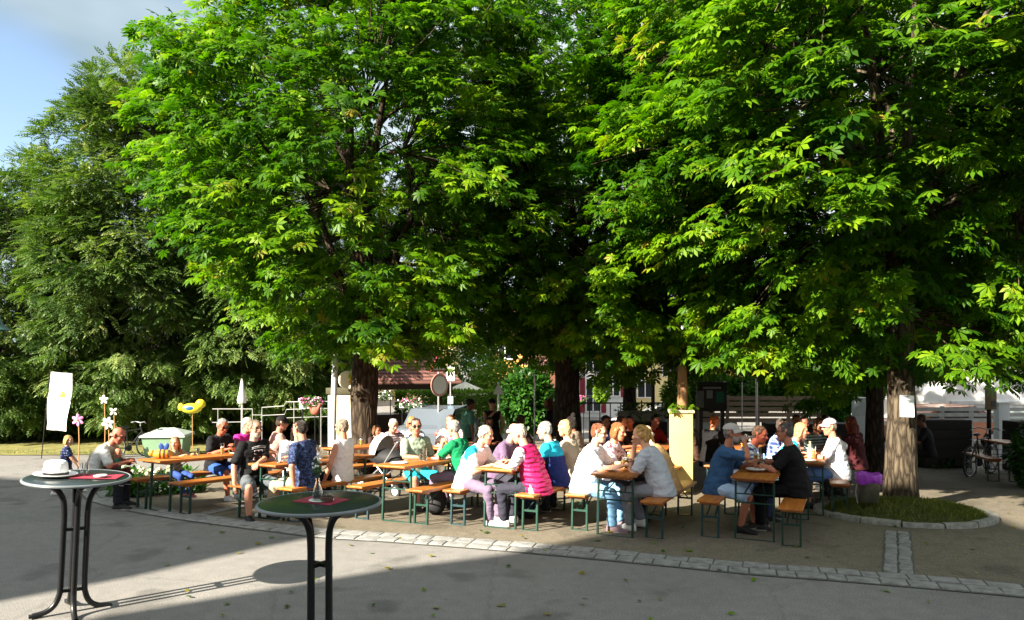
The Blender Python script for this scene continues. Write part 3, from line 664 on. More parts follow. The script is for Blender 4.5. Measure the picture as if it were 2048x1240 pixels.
glass('tumbler', on_table('T4', .12, .55), 'water tumbler in front of the raspberry vest', 0)
glass('tall', on_table('T4', -.02, .9), 'glass of dark beer on the table of the white haired woman', .5, M_DBEER)
glass('tall', on_table('T6', .02, .9), 'half drunk beer beside the wristwatch of the man in black', .3)
glass('tumbler', on_table('T6', .08, 1.05), 'clear tumbler at the fingertips of the man in black', 0)
glass('tall', on_table('T1', .05, 1.3), 'glass of beer in front of the man in the dark polo', .6)
glass('tumbler', on_table('T1', .12, 1.75), 'tumbler in front of the woman in pink', 0)
glass('tall', on_table('U5', 0, .5), 'beer glass on the shaded table right of the yellow pillar', .6)
glass('tall', on_table('U5', .1, .8), 'dark drink on the shaded table right of the yellow pillar', .7, M_DBEER)
glass('tall', on_table('U3', 0, .6), 'beer glass on the shaded table before the middle trunk', .6)
glass('tumbler', on_table('U1', .1, .5), 'tumbler on the table by the stroller', 0)
glass('tall', on_table('U2', -.05, .7), 'beer glass on the second row table behind the sage polo woman', .6)
bt = thing('bottle', 'pale glass bottle on the table left of the grass island', 'bottle', on_table('T7', .05, .35))
b = MB(); b.lathe([(.03, 0), (.034, .005), (.034, .15), (.014, .21), (.013, .26), (.016, .262), (.016, .275), (0, .275)], 20, cap=False); b.build('glass_body', mat('pale bottle glass', (.75, .72, .45), .1, .05, 2, 0, trans=.6), bt)
b = MB(); b.lathe([(.0345, .05), (.0345, .12)], 20, cap=False); b.build('paper_label', M_WHITE, bt)
def plate(p, label):
    b = MB(); b.lathe([(.06, 0), (.115, .014), (.118, .018), (.06, .006), (0, .006)], 28, cap=False); o = b.build('plate', M_WHITE); o.location = p; tag(o, label, 'plate', 'plates on the beer tables'); return o
plate(on_table('T2', -.05, .6), 'white plate beside the empty mug'); plate(on_table('T6', -.03, .62), 'white plate on the nearest right table'); plate(on_table('T1', .1, 1.55), 'white plate in front of the woman in pink')
plate(on_table('T3', .05, 1.25), 'white plate under the hands of the sage polo woman')
for k_, u_, t_, kd, fl, lb in (('T2', -.1, 1.3, 'tall', .8, 'full beer in front of the dark haired woman in white'), ('T2', .1, 1.6, 'tumbler', .6, 'cloudy drink at the far end of the black T-shirt man table'), ('T3', -.08, 1.6, 'tall', .6, 'beer at the far end of the sage polo table'), ('T4', .06, 1.25, 'tall', .7, 'beer between the purple shirt and the turquoise shirt'), ('T4', -.12, .62, 'tumbler', .5, 'drink by the hands of the white haired woman'), ('T5', -.12, 1.3, 'tall', .8, 'beer in front of the flowered white top'), ('T5', .16, .45, 'tumbler', 0, 'empty tumbler at the near end of the sunlit table'), ('T6', -.1, 1.3, 'tall', .8, 'full beer in front of the plaid shirt'), ('T7', .1, .7, 'tall', .7, 'beer beside the man in the checked cap'), ('T7', -.1, 1.0, 'tumbler', .4, 'tumbler before the woman in turquoise'), ('U4', 0, .5, 'tall', .6, 'beer on the pale table left of the yellow pillar'), ('U6', 0, .6, 'tall', .6, 'beer on the table in deep shade behind the scarred trunk'), ('T1', -.1, .95, 'tumbler', 0, 'empty tumbler by the small child at the leftmost table'), ('U2', .1, 1.1, 'tumbler', .5, 'tumbler further along the second row table'), ('U1', -.1, 1.0, 'tall', .6, 'beer further along the table by the stroller'), ('U3', .1, 1.1, 'tumbler', .5, 'tumbler further along the table before the middle trunk')):
    glass(kd, on_table(k_, u_, t_), lb, fl)
plate(on_table('T4', .0, .3), 'white plate on the near end of the table beside the raspberry vest'); plate(on_table('T5', -.1, .4), 'white plate in front of the big man in white'); plate(on_table('T7', .02, .2), 'white plate at the near end of the table by the island'); plate(on_table('U2', 0, .4), 'white plate on the second row table'); plate(on_table('T3', -.05, .35), 'white plate on the empty near end of the sage polo table')
for k_, u_, t_, lb in (('T2', .08, 1.0, 'folded white napkin beside the navy patterned shirt'), ('T6', .12, .8, 'folded white napkin by the wristwatch of the man in black'), ('T3', .1, 1.45, 'folded white napkin beside the green shirt'), ('T5', .1, .8, 'folded white napkin before the woman in grey')):
    b = MB(); b.box((0, 0, .004), (.16, .11, .007), 0, None, 0, .002); b.box((.01, .01, .010), (.13, .1, .004), 0, None, .12, .001); o = b.build('napkin', M_WHITE); o.location = on_table(k_, u_, t_); o.rotation_euler = (0, 0, .4+u_*5); tag(o, lb, 'napkin', 'paper napkins on the beer tables')
# toy bee on the leftmost table
be = thing('toy_bee', 'wooden toy bee with blue wings standing on the leftmost beer table', 'toy', on_table('T1', -.02, .28), R(10))
M_YEL = mat('yellow orange paint', (.62, .26, .02), .6, .2, 8); M_BRN = mat('dark brown paint', (.05, .022, .012), .6); M_BLUE = mat('blue paint', (.02, .06, .24), .5)
b = MB(); b.ell((0, 0, .07), (.15, .07, .07)); b.build('bee_body', M_YEL, be)
for x in (-.02, .035, .09):
    b = MB(); k = math.sqrt(max(0, 1-(x/.15)**2)); b.tube([(x-.011, 0, .07), (x+.011, 0, .07)], .0725*k, 20); b.build('stripe', M_BRN, be)
for s in (-1, 1):
    b = MB(); b.ell((.02+s*.035, 0, .175), (.036, .012, .06), 0, Matrix.Rotation(s*.3, 4, 'Y')); b.build('wing', M_BLUE, be)
b = MB(); b.ell((-.15, 0, .085), .045); b.build('bee_head', M_YEL, be)
# ------------------------------------------------------------------ grass island, trunk paper, litter bin
IC = Vector((5.62, 10.38, 0)); IR = 1.06
def isl(a): return IR*(1+.05*math.sin(2*a+.6)+.03*math.sin(3*a))
b = MB(); vs = []; fs = []; NR, NA = 9, 56
for i in range(NR+1):
    for k in range(NA):
        a = 2*math.pi*k/NA; q = i/NR; r = isl(a)*q; x = IC.x+r*math.cos(a); y = IC.y+r*math.sin(a)
        h = .03+.17*(1-q*q)**.8+.025*mnoise.noise(Vector((x*3, y*3, 0)))
        vs.append((x, y, gz(y)+h))
for i in range(NR):
    for k in range(NA): k2 = (k+1) % NA; fs.append((i*NA+k, (i+1)*NA+k, (i+1)*NA+k2, i*NA+k2))
b.add(vs, fs); tag(b.build('soil_ground', mat('mossy soil', (.06, .065, .02), .95, .4, 12, .6, 40)), kind='structure')
rng = np.random.default_rng(3); n = 9000
a = rng.random(n)*2*np.pi; q = np.sqrt(rng.random(n)); rr = np.array([isl(t) for t in a])*q*.99
P = np.stack([IC.x+rr*np.cos(a), IC.y+rr*np.sin(a), np.zeros(n)], 1)
P[:, 2] = [gz(p[1])+.02+.17*(1-t*t)**.8+.025*mnoise.noise(Vector((p[0]*3, p[1]*3, 0))) for p, t in zip(P, q)]
F = np.stack([rng.normal(size=n)*.5, rng.normal(size=n)*.5, np.full(n, 1.0)], 1); Nn = rng.normal(size=(n, 3))
o = scatter('grass', P, F, Nn, rng.uniform(.03, .09, n), np.clip(rng.normal(.5, .25, n)+.25*np.array([mnoise.noise(Vector((p[0]*2.2, p[1]*2.2, 3))) for p in P]), 0, 1), (GRS[0]*np.array([1.6, 1, 1], np.float32), GRS[1]), M_GRASS)
tag(o, 'short rough grass covering the round tree island', 'grass', None, 'stuff')
b = MB(); rnd = random.Random(9); k = 0; NS = 15
for i in range(NS):
    a0 = 2*math.pi*i/NS+.01; a1 = 2*math.pi*(i+1)/NS-.01; m = 5
    vs = []
    hj = rnd.uniform(-.016, .014)
    for j in range(m+1):
        t = a0+(a1-a0)*j/m
        for (dr, z) in ((0.0, -.05), (0.0, .06+hj), (.015, .078+hj), (.105, .074+hj), (.125, .055+hj), (.125, -.05)):
            r = isl(t)+dr+.004*mnoise.noise(Vector((t*9, dr*40, i))); x = IC.x+r*math.cos(t); y = IC.y+r*math.sin(t); vs.append((x, y, gz(y)+z+.004*mnoise.noise(Vector((t*14, dr*30, 2)))))
    fs = [(j*6+c, j*6+c+1, (j+1)*6+c+1, (j+1)*6+c) for j in range(m) for c in range(5)]+[tuple(range(6))[::-1], tuple(m*6+c for c in range(6))]
    b.add(vs, fs)
tag(b.build('island_kerb_pavement', mat('grey kerb granite', (.23, .225, .20), .85, .4, 14, .6, 50), ang=50), kind='structure')
# pinned paper on the trunk
M_PAPER = mat('white paper', (.80, .83, .88), .7, .04, 4, .05)
pp = thing('notice', 'white paper notice pinned to the scarred chestnut trunk', 'notice', (at(1812, 812, 10.55).x, 10.52, at(1812, 812, 10.55).z), R(6)); pp.rotation_euler = (R(-3), R(2), R(10))
b = MB(); nu = 8
vs = [((u/nu-.5)*.235, -.02*abs(u/nu-.5)**1.5*0+.012*math.sin(u/nu*3.1), (w/6-.5)*.315) for w in range(7) for u in range(nu+1)]
b.add(vs+[(x, y+.002, z) for x, y, z in vs], [(w*9+u, w*9+u+1, (w+1)*9+u+1, (w+1)*9+u) for w in range(6) for u in range(8)]+[(63+w*9+u, 63+(w+1)*9+u, 63+(w+1)*9+u+1, 63+w*9+u+1) for w in range(6) for u in range(8)])
b.build('sheet', M_PAPER, pp)
b = MB(); b.ell((0, -.004, .135), .008); b.build('pin', M_BLACK, pp)
for i, (w, z) in enumerate(((.14, .085), (.16, .03), (.15, .0), (.16, -.03), (.13, -.06))):
    b = MB(); b.box((0, .0075, z), (w, .002, .006)); b.build('printed_line', mat('pale grey print', (.55, .58, .63), .7), pp, smooth=False)
# bin with violet bag
bx, by = at(1737, 985, 10.1).x, 10.1
bn_ = thing('litter_bin', 'steel litter bin with a violet bag folded over its rim on the grass island', 'litter bin', (bx, by, gz(by)+.23))
b = MB(); b.lathe([(.125, 0), (.13, .01), (.155, .36), (.15, .36), (.125, .02), (0, .02)], 32, cap=False); b.build('bin_body', mat('brushed steel', (.30, .28, .23), .3, .2, 20, .1, metal=.9), bn_)
b = MB(); prof = [(.160, .265), (.167, .285), (.170, .32), (.172, .375), (.165, .392), (.150, .388), (.140, .34), (.10, .27), (0, .25)]
b.lathe(prof, 48, cap=False)
for i, v in enumerate(b.v):
    a = math.atan2(v[1], v[0]); r = math.hypot(v[0], v[1]); z = v[2]
    if r > .12: k = 1+.035*math.sin(a*11+z*20)+.03*mnoise.noise(Vector((v[0]*20, v[1]*20, z*20))); b.v[i] = (v[0]*k, v[1]*k, z+(.02*math.sin(a*3) if z < .29 else .012*math.sin(a*5)))
b.build('bag', mat('violet plastic bag', (.34, .05, .50), .3, .15, 12, .5, 30), bn_)
b = MB(); b.tube([(-.165, 0, .25), (-.18, 0, .12), (-.15, 0, -.02)], .009, 8); b.build('bin_post', mat('galvanised steel', (.5, .5, .5), .4, .1, 10, .05, metal=.7), bn_)

# ------------------------------------------------------------------ yellow pillar with the post
M_YELLOW = mat('cream yellow plaster', (.58, .42, .15), .85, .14, 3, .2, 30)
py_ = 13.2; pxx = at(1362, 900, py_).x; zt = at(0, 822, py_).z
pl = thing('pillar', 'square cream yellow pillar standing in the sun among the beer tables', 'pillar', (pxx, py_, gz(py_)), R(-10))
H = zt-gz(py_)
b = MB(); b.box((0, 0, H/2-.02), (.40, .36, H), 0, None, 0, .012); b.build('shaft', M_YELLOW, pl)
b = MB(); b.box((0, 0, H+.0), (.46, .42, .05), 0, None, 0, .01); b.build('coping', mat('weathered coping', (.35, .30, .2), .9, .3, 10, .4), pl)
b = MB(); b.tube([(0, 0, 0), (.01, 0, .3), (0, 0, .62), (0, .0, .78), (0, 0, .84)], [.095, .088, .085, .075, .03], 18); o = b.build('wooden_post', mat('weathered oak', (.24, .13, .055), .8, .3, 6, .4, 20, stretch=(6, 6, 1))); o.location = (pxx+.02, py_, gz(py_)+H+.03)
tag(o, 'round topped brown wooden post standing on the yellow pillar', 'post')
# ivy-like leaves on top of the pillar
rng = np.random.default_rng(8); n = 22
P = np.stack([pxx+rng.uniform(-.24, .24, n), py_+rng.uniform(-.24, .2, n), gz(py_)+H+rng.uniform(.02, .16, n)], 1); F = rng.normal(size=(n, 3))*np.array([1, 1, .4]); F[:, 1] -= .5; F[:, 2] -= .2
o = scatter('potted_leaves', P, F, np.array([0, -.3, 1.])+rng.normal(size=(n, 3))*.4, rng.uniform(.07, .13, n), np.clip(rng.normal(.6, .25, n), 0, 1), PAL, M_LEAF); tag(o, 'fallen chestnut leaves lying on top of the yellow pillar', 'leaves')

# ------------------------------------------------------------------ left background
M_WMET = mat('white painted steel', (.75, .76, .76), .4, .05, 8, 0)
M_RAIL = mat('grey white rail paint', (.26, .26, .25), .5)
M_BANNER = mat('white banner cloth', (.80, .80, .80), .75, .04, 3, .15, 14)
# verge
b = MB(); vs = []; fs = []
VB = [(-40, 22.5), (-24, 22.6), (-18, 22.4), (-15, 22.0), (-12.4, 22.3), (-9.0, 22.4), (-7.0, 23.0)]
for x, y in VB: vs += [(x, y, gz(y)+.02), (x, 34, gz(34)+.03)]
b.add(vs, [(2*i, 2*i+2, 2*i+3, 2*i+1) for i in range(len(VB)-1)]); tag(b.build('verge_ground', mat('dry verge soil', (.16, .15, .04), .95, .35, 2, .5, 30), smooth=False), kind='structure')
rng = np.random.default_rng(12); n = 7000
P = np.stack([rng.uniform(-30, -7, n), 22.35+rng.random(n)**1.5*5, np.zeros(n)], 1); P[:, 2] = [gz(p[1])+.01 for p in P]
o = scatter('grass', P, np.stack([rng.normal(size=n)*.5, rng.normal(size=n)*.5, np.full(n, 1.)], 1), rng.normal(size=(n, 3)), rng.uniform(.06, .14, n), np.clip(rng.normal(.6, .25, n), 0, 1), (GRS[0]*np.array([2.2, 1, 1], np.float32), GRS[1]), M_GRASS); tag(o, 'dry yellow green grass verge beyond the sunny road', 'grass', None, 'stuff')
def leaf_cloud(name, label, cat, c, rad, n, size, m, seed, tpl=BLD, parent=None, group=None, box=False, mean=.5, stem=True):
    """shrub: an Empty with a leaf mesh and a few stems"""
    rng = np.random.default_rng(seed)
    u = rng.normal(size=(n, 3)); u /= np.linalg.norm(u, axis=1, keepdims=True)
    if box: u = rng.uniform(-1, 1, (n, 3)); k = rng.integers(0, 3, n); s = np.sign(u[np.arange(n), k]); t = rng.random(n) < .75; u[np.arange(n)[t], k[t]] = (s*rng.uniform(.86, 1.03, n))[t]
    else: u *= (.45+.55*rng.random((n, 1))**.5)*(1+.22*np.array([mnoise.noise(Vector(v)*2.2+Vector((seed, 0, 0))) for v in u]))[:, None]
    P = u*np.array(rad); r = thing(name, label, cat, c, 0, group) if parent is None else None
    F = u+rng.normal(size=(n, 3))*.6; F[:, 2] -= .15; N = np.array([0, 0, 1.])+u*.8+rng.normal(size=(n, 3))*.4
    lum = np.array([mnoise.noise(Vector(p)*1.6+Vector((0, seed, 0))) for p in P])
    par = parent or r
    o = scatter('foliage', P, F, N, size*rng.uniform(.6, 1.3, n), np.clip(mean+.2*rng.normal(size=n)+.25*lum, 0, .99), tpl, m, par)
    if parent is None and stem:
        b = MB(); rd = random.Random(seed)
        for k in range(6): e = (rd.uniform(-.6, .6)*rad[0], rd.uniform(-.6, .6)*rad[1], rd.uniform(-.1, .5)*rad[2]); b.tube([(e[0]*.2, e[1]*.2, -rad[2]), (e[0]*.6, e[1]*.6, -.3*rad[2]), e], [.03, .02, .008], 6)
        b.build('stem', M_BARK2, par)
    return r or o
# dark thicket under the ash trees: single bushes
HG = 'bushes of the dark thicket on the left'
for i, (px, y, w, h, lab) in enumerate(((30, 27, 3.0, 1.9, 'dark bush at the left edge under the low ash'), (170, 28, 2.6, 1.6, 'dark bush behind the white banner'), (300, 27.5, 2.4, 1.9, 'dark bush behind the green cabinet'), (420, 28, 2.3, 2.0, 'leafy bush behind the yellow toy fish'), (530, 29, 2.3, 2.3, 'bush behind the closed white parasol'), (630, 30, 2.4, 2.4, 'bush behind the flower box and railing'), (110, 32, 4.5, 4.0, 'tall dark bush behind the banner and the ashes'), (330, 33, 4.5, 4.5, 'tall dark bush between the ash trunks'), (540, 34, 4.2, 4.6, 'tall dark bush left of the cream cabinet'))):
    leaf_cloud('bush', lab, 'bush', (at(px, 0, y).x, y, gz(y)+h*.8), (w, 1.6, h), 5200 if i < 6 else 6500, .26, M_LEAF2, 200+i, group=HG, mean=.38)
# banner
bp = at(118, 803, 20.5); H_ = 116/1450*20.5; W_ = 42/1450*20.5
bn2 = thing('banner', 'narrow white banner with a small yellow emblem before the dark trees', 'banner', (bp.x, 20.5, bp.z), R(8)); bn2.rotation_euler = (0, R(5), R(8))
b = MB(); m_ = 14; vs = []
for j in range(m_+1):
    for i in range(9): u = i/8-.5; w = j/m_-.5; vs.append((u*W_*(1+.06*math.sin(w*5)), .05*math.sin(w*7+u*2)+.03*math.sin(u*9), w*H_))
nv = len(vs); b.add(vs+[(x, y+.006, z) for x, y, z in vs], [(j*9+i, j*9+i+1, (j+1)*9+i+1, (j+1)*9+i) for j in range(m_) for i in range(8)]+[(nv+j*9+i, nv+(j+1)*9+i, nv+(j+1)*9+i+1, nv+j*9+i+1) for j in range(m_) for i in range(8)]); b.build('cloth', M_BANNER, bn2)
b = MB(); b.prism([(-.09, -.05), (.09, -.05), (.06, .02), (.03, .12), (-.02, .12), (-.06, .02)], .012, 0, Matrix.Translation((.13, -.09, .18)) @ Matrix.Rotation(R(90), 4, 'X')); b.build('emblem', mat('banner yellow', (.75, .45, .05), .7), bn2, smooth=False)
b = MB(); b.tube([(-W_/2-.03, .02, H_/2+.05), (-W_/2-.03, .02, -H_/2-(bp.z-H_/2-gz(20.5)))], .012, 10); b.build('pole', M_BLACK, bn2)
# pinwheels
def pinwheel(px, py, y, r, hexc, label, petals=6, leaves=False, tilt=0):
    p = at(px, py, y); t = thing('pinwheel', label, 'pinwheel', (p.x, y, gz(y)), 0, 'garden pinwheels'); h = p.z-gz(y)
    b = MB(); b.tube([(0, 0, 0), (0.02, 0, h*.5), (0, 0, h)], .014, 8); b.build('stick', mat('cane', (.42, .22, .08), .6), t)
    for k in range(petals):
        a = 2*math.pi*k/petals+tilt; b = MB(); T = Matrix.Translation((0, -.03, h)) @ Matrix.Rotation(a, 4, 'Y') @ Matrix.Rotation(R(18), 4, 'Z')
        b.ell((0, 0, r*.58), (r*.27, r*.06, r*.44), 0, T @ Matrix.Translation((0, 0, 0)) if False else None, 10, 7)
        b.v = [tuple(T @ Vector(v)) for v in b.v]; b.build('petal', mat('petal '+hexc, hexc, .5, .1, 6, 0), t)
    b = MB(); b.ell((0, -.06, h), r*.16); b.build('hub', mat('hub yellow', (.6, .45, .08), .5), t); return t
pinwheel(157, 840, 20, .17, '#ee88bb', 'pink pinwheel left of the bald grandfather', 6)
pinwheel(209, 799, 20.5, .13, '#f6f6f0', 'tallest white pinwheel beside the dark trees', 5)
pinwheel(217, 846, 19.5, .17, '#e8eef4', 'white and pale blue pinwheel above the bald grandfather', 6, tilt=.3)
pinwheel(228, 823, 21, .13, '#f4f4ee', 'small white pinwheel shaped like a bird above the others', 4, tilt=.8)
# white feather flag leaning by the bicycle
fl = thing('feather_flag', 'small white pointed flag leaning beside the bicycle', 'flag', (*gnd(248, 880), 0)); fl.location.z = gz(fl.location.y)
b = MB(); b.tube([(0, 0, 0), (.03, 0, .4), (-.02, 0, 1.0)], .012, 8); b.build('pole', M_WMET, fl)
b = MB(); b.prism([(-.13, .38), (.06, .45), (.04, .9), (-.03, 1.0), (-.10, .7)], .02, 0, Matrix.Rotation(R(90), 4, 'X')); b.build('cloth', M_BANNER, fl, smooth=False)
# green cabinet (grit bin) with a lid
M_CAB = mat('pale green plastic', (.17, .28, .17), .5, .12, 4, .05); M_CABL = mat('pale grey green lid', (.40, .46, .40), .5, .12, 4, .05)
gb = thing('grit_bin', 'pale green grit bin with a sloping lid beside the bicycle', 'grit bin', (at(335, 0, 21.5).x, 21.5, gz(21.5)), R(6))
b = MB(); b.add([(-.5, -.35, 0), (.5, -.35, 0), (.5, .35, 0), (-.5, .35, 0), (-.58, -.42, .62), (.58, -.42, .62), (.58, .42, .62), (-.58, .42, .62)], [(3, 2, 1, 0), (4, 5, 6, 7), (0, 1, 5, 4), (1, 2, 6, 5), (2, 3, 7, 6), (3, 0, 4, 7)]); b.build('bin_body', M_CAB, gb, smooth=False)
b = MB(); b.add([(-.64, -.47, .622), (.64, -.47, .622), (.64, .47, .622), (-.64, .47, .622), (-.62, -.45, .68), (.62, -.45, .68), (.62, .45, .70), (-.62, .45, .70), (-.2, .05, .86), (.2, .05, .86)], [(3, 2, 1, 0), (0, 1, 5, 4), (1, 2, 6, 5), (2, 3, 7, 6), (3, 0, 4, 7), (4, 5, 9, 8), (5, 6, 9), (6, 7, 8, 9), (7, 4, 8)]); b.build('lid', M_CABL, gb, smooth=False)
# bicycles
def bicycle(x, y, rz, label, m):
    t = thing('bicycle', label, 'bicycle', (x, y, gz(y)), rz, 'parked bicycles')
    tyre = mat('rubber', (.02, .02, .02), .8); sil = mat('bright spokes', (.55, .55, .56), .3, .1, 8, 0, metal=.8)
    for wx in (-.52, .52):
        b = MB(); b.tube([(wx+.33*math.cos(2*math.pi*k/32), 0, .345+.33*math.sin(2*math.pi*k/32)) for k in range(33)], .019, 8, cap=False); w = b.build('wheel', tyre, t)
        b = MB(); b.tube([(wx+.305*math.cos(2*math.pi*k/32), 0, .345+.305*math.sin(2*math.pi*k/32)) for k in range(33)], .010, 6, cap=False)
        for k in range(14): a = 2*math.pi*k/14; b.tube([(wx, 0, .345), (wx+.3*math.cos(a), 0, .345+.3*math.sin(a))], .002, 4)
        b.tube([(wx, -.05, .345), (wx, .05, .345)], .02, 8); b.build('rim', sil, w)
    b = MB()
    for p, q in (((-.52, 0, .345), (-.08, 0, .3)), ((-.52, 0, .345), (-.17, 0, .80)), ((-.08, 0, .3), (-.19, 0, .88)), ((-.08, 0, .3), (.36, 0, .72)), ((-.17, 0, .8), (.34, 0, .82)), ((.33, 0, .9), (.52, 0, .345))): b.tube([p, q], .017, 8)
    b.build('frame', m, t)
    b = MB(); b.ell((-.2, 0, .92), (.13, .06, .035)); b.build('saddle', M_BLACK, t)
    b = MB(); b.tube([(.25, -.28, 1.0), (.32, -.18, 1.03), (.33, 0, 1.0), (.32, .18, 1.03), (.25, .28, 1.0)], .013, 8); b.tube([(.33, 0, .9), (.33, 0, 1.01)], .014, 8); b.build('handlebar', sil, t)
    b = MB(); b.tube([(-.08, -.03, .3), (-.08, .03, .3)], .09, 16); b.tube([(-.08, -.06, .3), (0, -.07, .16)], .01, 6); b.build('crankset', M_BLACK, t); return t
bicycle(at(262, 0, 21.0).x, 21.0, R(70), 'bicycle parked between the pinwheels and the green grit bin', mat('dark bike paint', (.03, .03, .035), .35))
bicycle(at(1962, 0, 16.0).x, 16.0, R(35), 'bicycle in deep shade at the right side of the yard', mat('black bike paint', (.015, .015, .02), .35))
# yellow toy fish on the hedge
yf = thing('inflatable_fish', 'yellow inflatable fish with a blue patch behind the man in the dark polo', 'toy', at(385, 815, 19.5), R(10)); yf.scale = (.82, .82, .82)
b = MB(); M_TY = mat('toy yellow', (.72, .60, .03), .4, .06, 5, 0)
b.ell((-.03, 0, -.03), (.33, .12, .17)); b.ell((.25, 0, .12), (.16, .1, .15)); b.build('toy_body', M_TY, yf)
for s in (-1, 1):
    b = MB(); b.ell((-.06, s*.085, -.02), (.16, .045, .075)); b.build('patch', mat('toy blue', (.02, .12, .30), .4), yf)
b = MB(); b.ell((-.36, 0, .02), (.09, .05, .13)); b.build('tail', M_TY, yf)
b = MB(); b.tube([(0, 0, -.1), (0, 0, -1.35+.0)], .012, 8); b.build('stick', mat('cane', (.42, .22, .08), .6), yf)
# closed white parasol
def parasol_closed(px, ptop, pbot, y, label):
    p = at(px, ptop, y); q = at(px, pbot, y); t = thing('closed_parasol', label, 'parasol', (p.x, y, gz(y))); zt, zb = p.z-gz(y), q.z-gz(y)
    b = MB(); b.lathe([(.012, zt), (.03, zt-.03), (.06, zb+(zt-zb)*.55), (.12, zb+.08), (.10, zb), (.03, zb+.02)], 16)
    for i, v in enumerate(b.v): a = math.atan2(v[1], v[0]); k = 1+.16*math.sin(a*8); b.v[i] = (v[0]*k, v[1]*k, v[2])
    b.build('canopy', M_BANNER, t); b = MB(); b.tube([(0, 0, 0), (0, 0, zt+.03)], .022, 10); b.build('pole', M_WMET, t)
    b = MB(); b.lathe([(.25, 0), (.25, .05), (.05, .08)], 20); b.build('base', mat('concrete foot', (.3, .3, .29), .9), t)
parasol_closed(484, 760, 806, 18.5, 'closed white parasol left of the stepped railing')
# stepped white railing
rl = thing('railing', 'white pipe railing stepping up in front of the dark bushes', 'railing', (0, 0, 0)); yR = 21.5
def rp_(*pts): return [tuple(at(px, py, yR)) for px, py in pts]
b = MB(); b.tube(rp_((425, 818), (505, 818), (506, 830), (523, 830), (524, 815), (568, 812), (572, 804), (655, 803)), .015, 8); b.tube(rp_((425, 845), (524, 843), (525, 831), (569, 829), (573, 819), (655, 817)), .013, 8); b.tube(rp_((569, 836), (655, 833)), .012, 8); b.build('rail', M_RAIL, rl)
for px, t_ in ((436, 818), (505, 818), (524, 815), (588, 804), (642, 804)): b = MB(); q = at(px, t_, yR); b.tube([q, (q.x, yR, gz(yR))], .014, 8); b.build('post', M_RAIL, rl)
# flower boxes
M_PINK = mat('pink petal', (.62, .10, .30), .6, .3, 30, 0); M_PALEP = mat('pale pink petal', (.80, .52, .62), .6, .2, 30, 0)
def flowerbox(px, py, y, w, label, mats=(M_PINK, M_PALEP), col=None, dens=60, h=.16, leafm=M_LEAF4, legs=True, sp=.16):
    p = at(px, py, y); t = thing('flower_box', label, 'flower box', (p.x, y, p.z), 0, 'flower boxes around the yard')
    b = MB(); b.box((0, 0, -h/2), (w, .2, h), 0, None, 0, .01); b.build('planter', col or M_WHITE, t)
    leaf_cloud('f', None, None, (0, 0, 0), (w*.58, .2, .17), 420, .09, leafm, int(px), BLD, parent=t)
    rd = random.Random(px)
    for mi, m in enumerate(mats):
        b = MB()
        for k in range(dens//len(mats)):
            a = rd.uniform(0, 6.28); q = rd.random()**.5; b.ell((w*.58*q*math.cos(a), .2*q*math.sin(a), rd.uniform(-.02, sp)), rd.uniform(.018, .036), seg=7, rings=5)
        b.build('blossom', m, t)
    if legs:
        b = MB()
        for s in (-1, 1): b.beam((s*w*.4, 0, -h), (s*w*.4, 0, gz(y)-p.z), .03)
        b.build('leg', M_BLACK, t, smooth=False)
flowerbox(622, 806, 20.8, .62, 'flower box of pink geraniums on the stepped railing', dens=90)
flowerbox(822, 806, 24.5, .75, 'purple pink flower box under the tiled shelter roof', (mat('magenta petal', (.45, .05, .22), .6), M_PALEP))
flowerbox(765, 790, 25.5, .7, 'white flower box hanging left under the tiled shelter roof', (M_WHITE,))
flowerbox(1150, 800, 27, .8, 'flower box of deep pink flowers right of the middle trunk', (M_PINK,), M_BLACK)
flowerbox(1282, 822, 17.5, 1.1, 'large dark planter with a black silhouetted bush left of the pillar', (M_BRN,), mat('old concrete planter', (.25, .24, .2), .9), dens=6, h=.22)
# terracotta cockerel figure beside the flower box
cf = thing('clay_bird', 'terracotta cockerel figure on a stick beside the pink geraniums', 'garden figure', at(630, 822, 20.6))
b = MB(); M_TER = mat('terracotta', (.30, .09, .055), .75, .25, 8, .2)
b.ell((0, 0, 0), (.13, .07, .12)); b.tube([(.08, 0, .05), (.14, 0, .16), (.15, 0, .2)], [.06, .04, .045], 10); b.tube([(-.09, 0, .03), (-.16, 0, .14), (-.14, 0, .22)], [.05, .035, .012], 10); b.rcone((.17, 0, .2), (.22, 0, .18), .016, .005)
b.build('bird_body', M_TER, cf); b = MB(); b.tube([(0, 0, -.1), (0, 0, gz(20.6)-at(0, 822, 20.6).z)], .014, 8); b.build('stick', M_BLACK, cf)
# white pole, cream cabinet, round lamp
wp = thing('flag_pole', 'tilted white flagpole beside the cream cabinet', 'pole', (at(664, 0, 17.0).x, 17.0, gz(17)))
b = MB(); q0 = (0, 0, 0); pt_ = at(672, 640, 17.0); b.tube([q0, (pt_.x-wp.location.x, 0, pt_.z-gz(17))], [.085, .055], 14); b.build('shaft', M_WMET, wp)
b = MB(); b.lathe([(.14, 0), (.14, .02), (.1, .05)], 16); b.build('foot', M_WMET, wp)
cc = thing('cream_cabinet', 'cream coloured upright stall panel with a dark lintel beside the left trunk', 'cabinet', (at(688, 0, 17.6).x, 17.6, gz(17.6)), R(-6))
zc = at(0, 788, 17.6).z-gz(17.6)
b = MB(); b.box((0, 0, zc/2), (.66, .4, zc), 0, None, 0, .008); b.build('cabinet_body', mat('cream lacquer', (.72, .62, .45), .5, .06, 3, .05), cc)
b = MB(); b.box((0, -.01, zc+.08), (.74, .46, .15), 0, None, 0, .01); b.build('lintel', mat('dark olive timber', (.05, .045, .02), .7), cc)
b = MB(); b.box((-.16, -.205, zc/2), (.02, .012, zc*.96)); b.build('door_seam', M_BRN, cc, smooth=False)
rs = thing('round_sign', 'round white and yellow hanging sign above the cream cabinet', 'sign', at(696, 760, 17.2), 0)
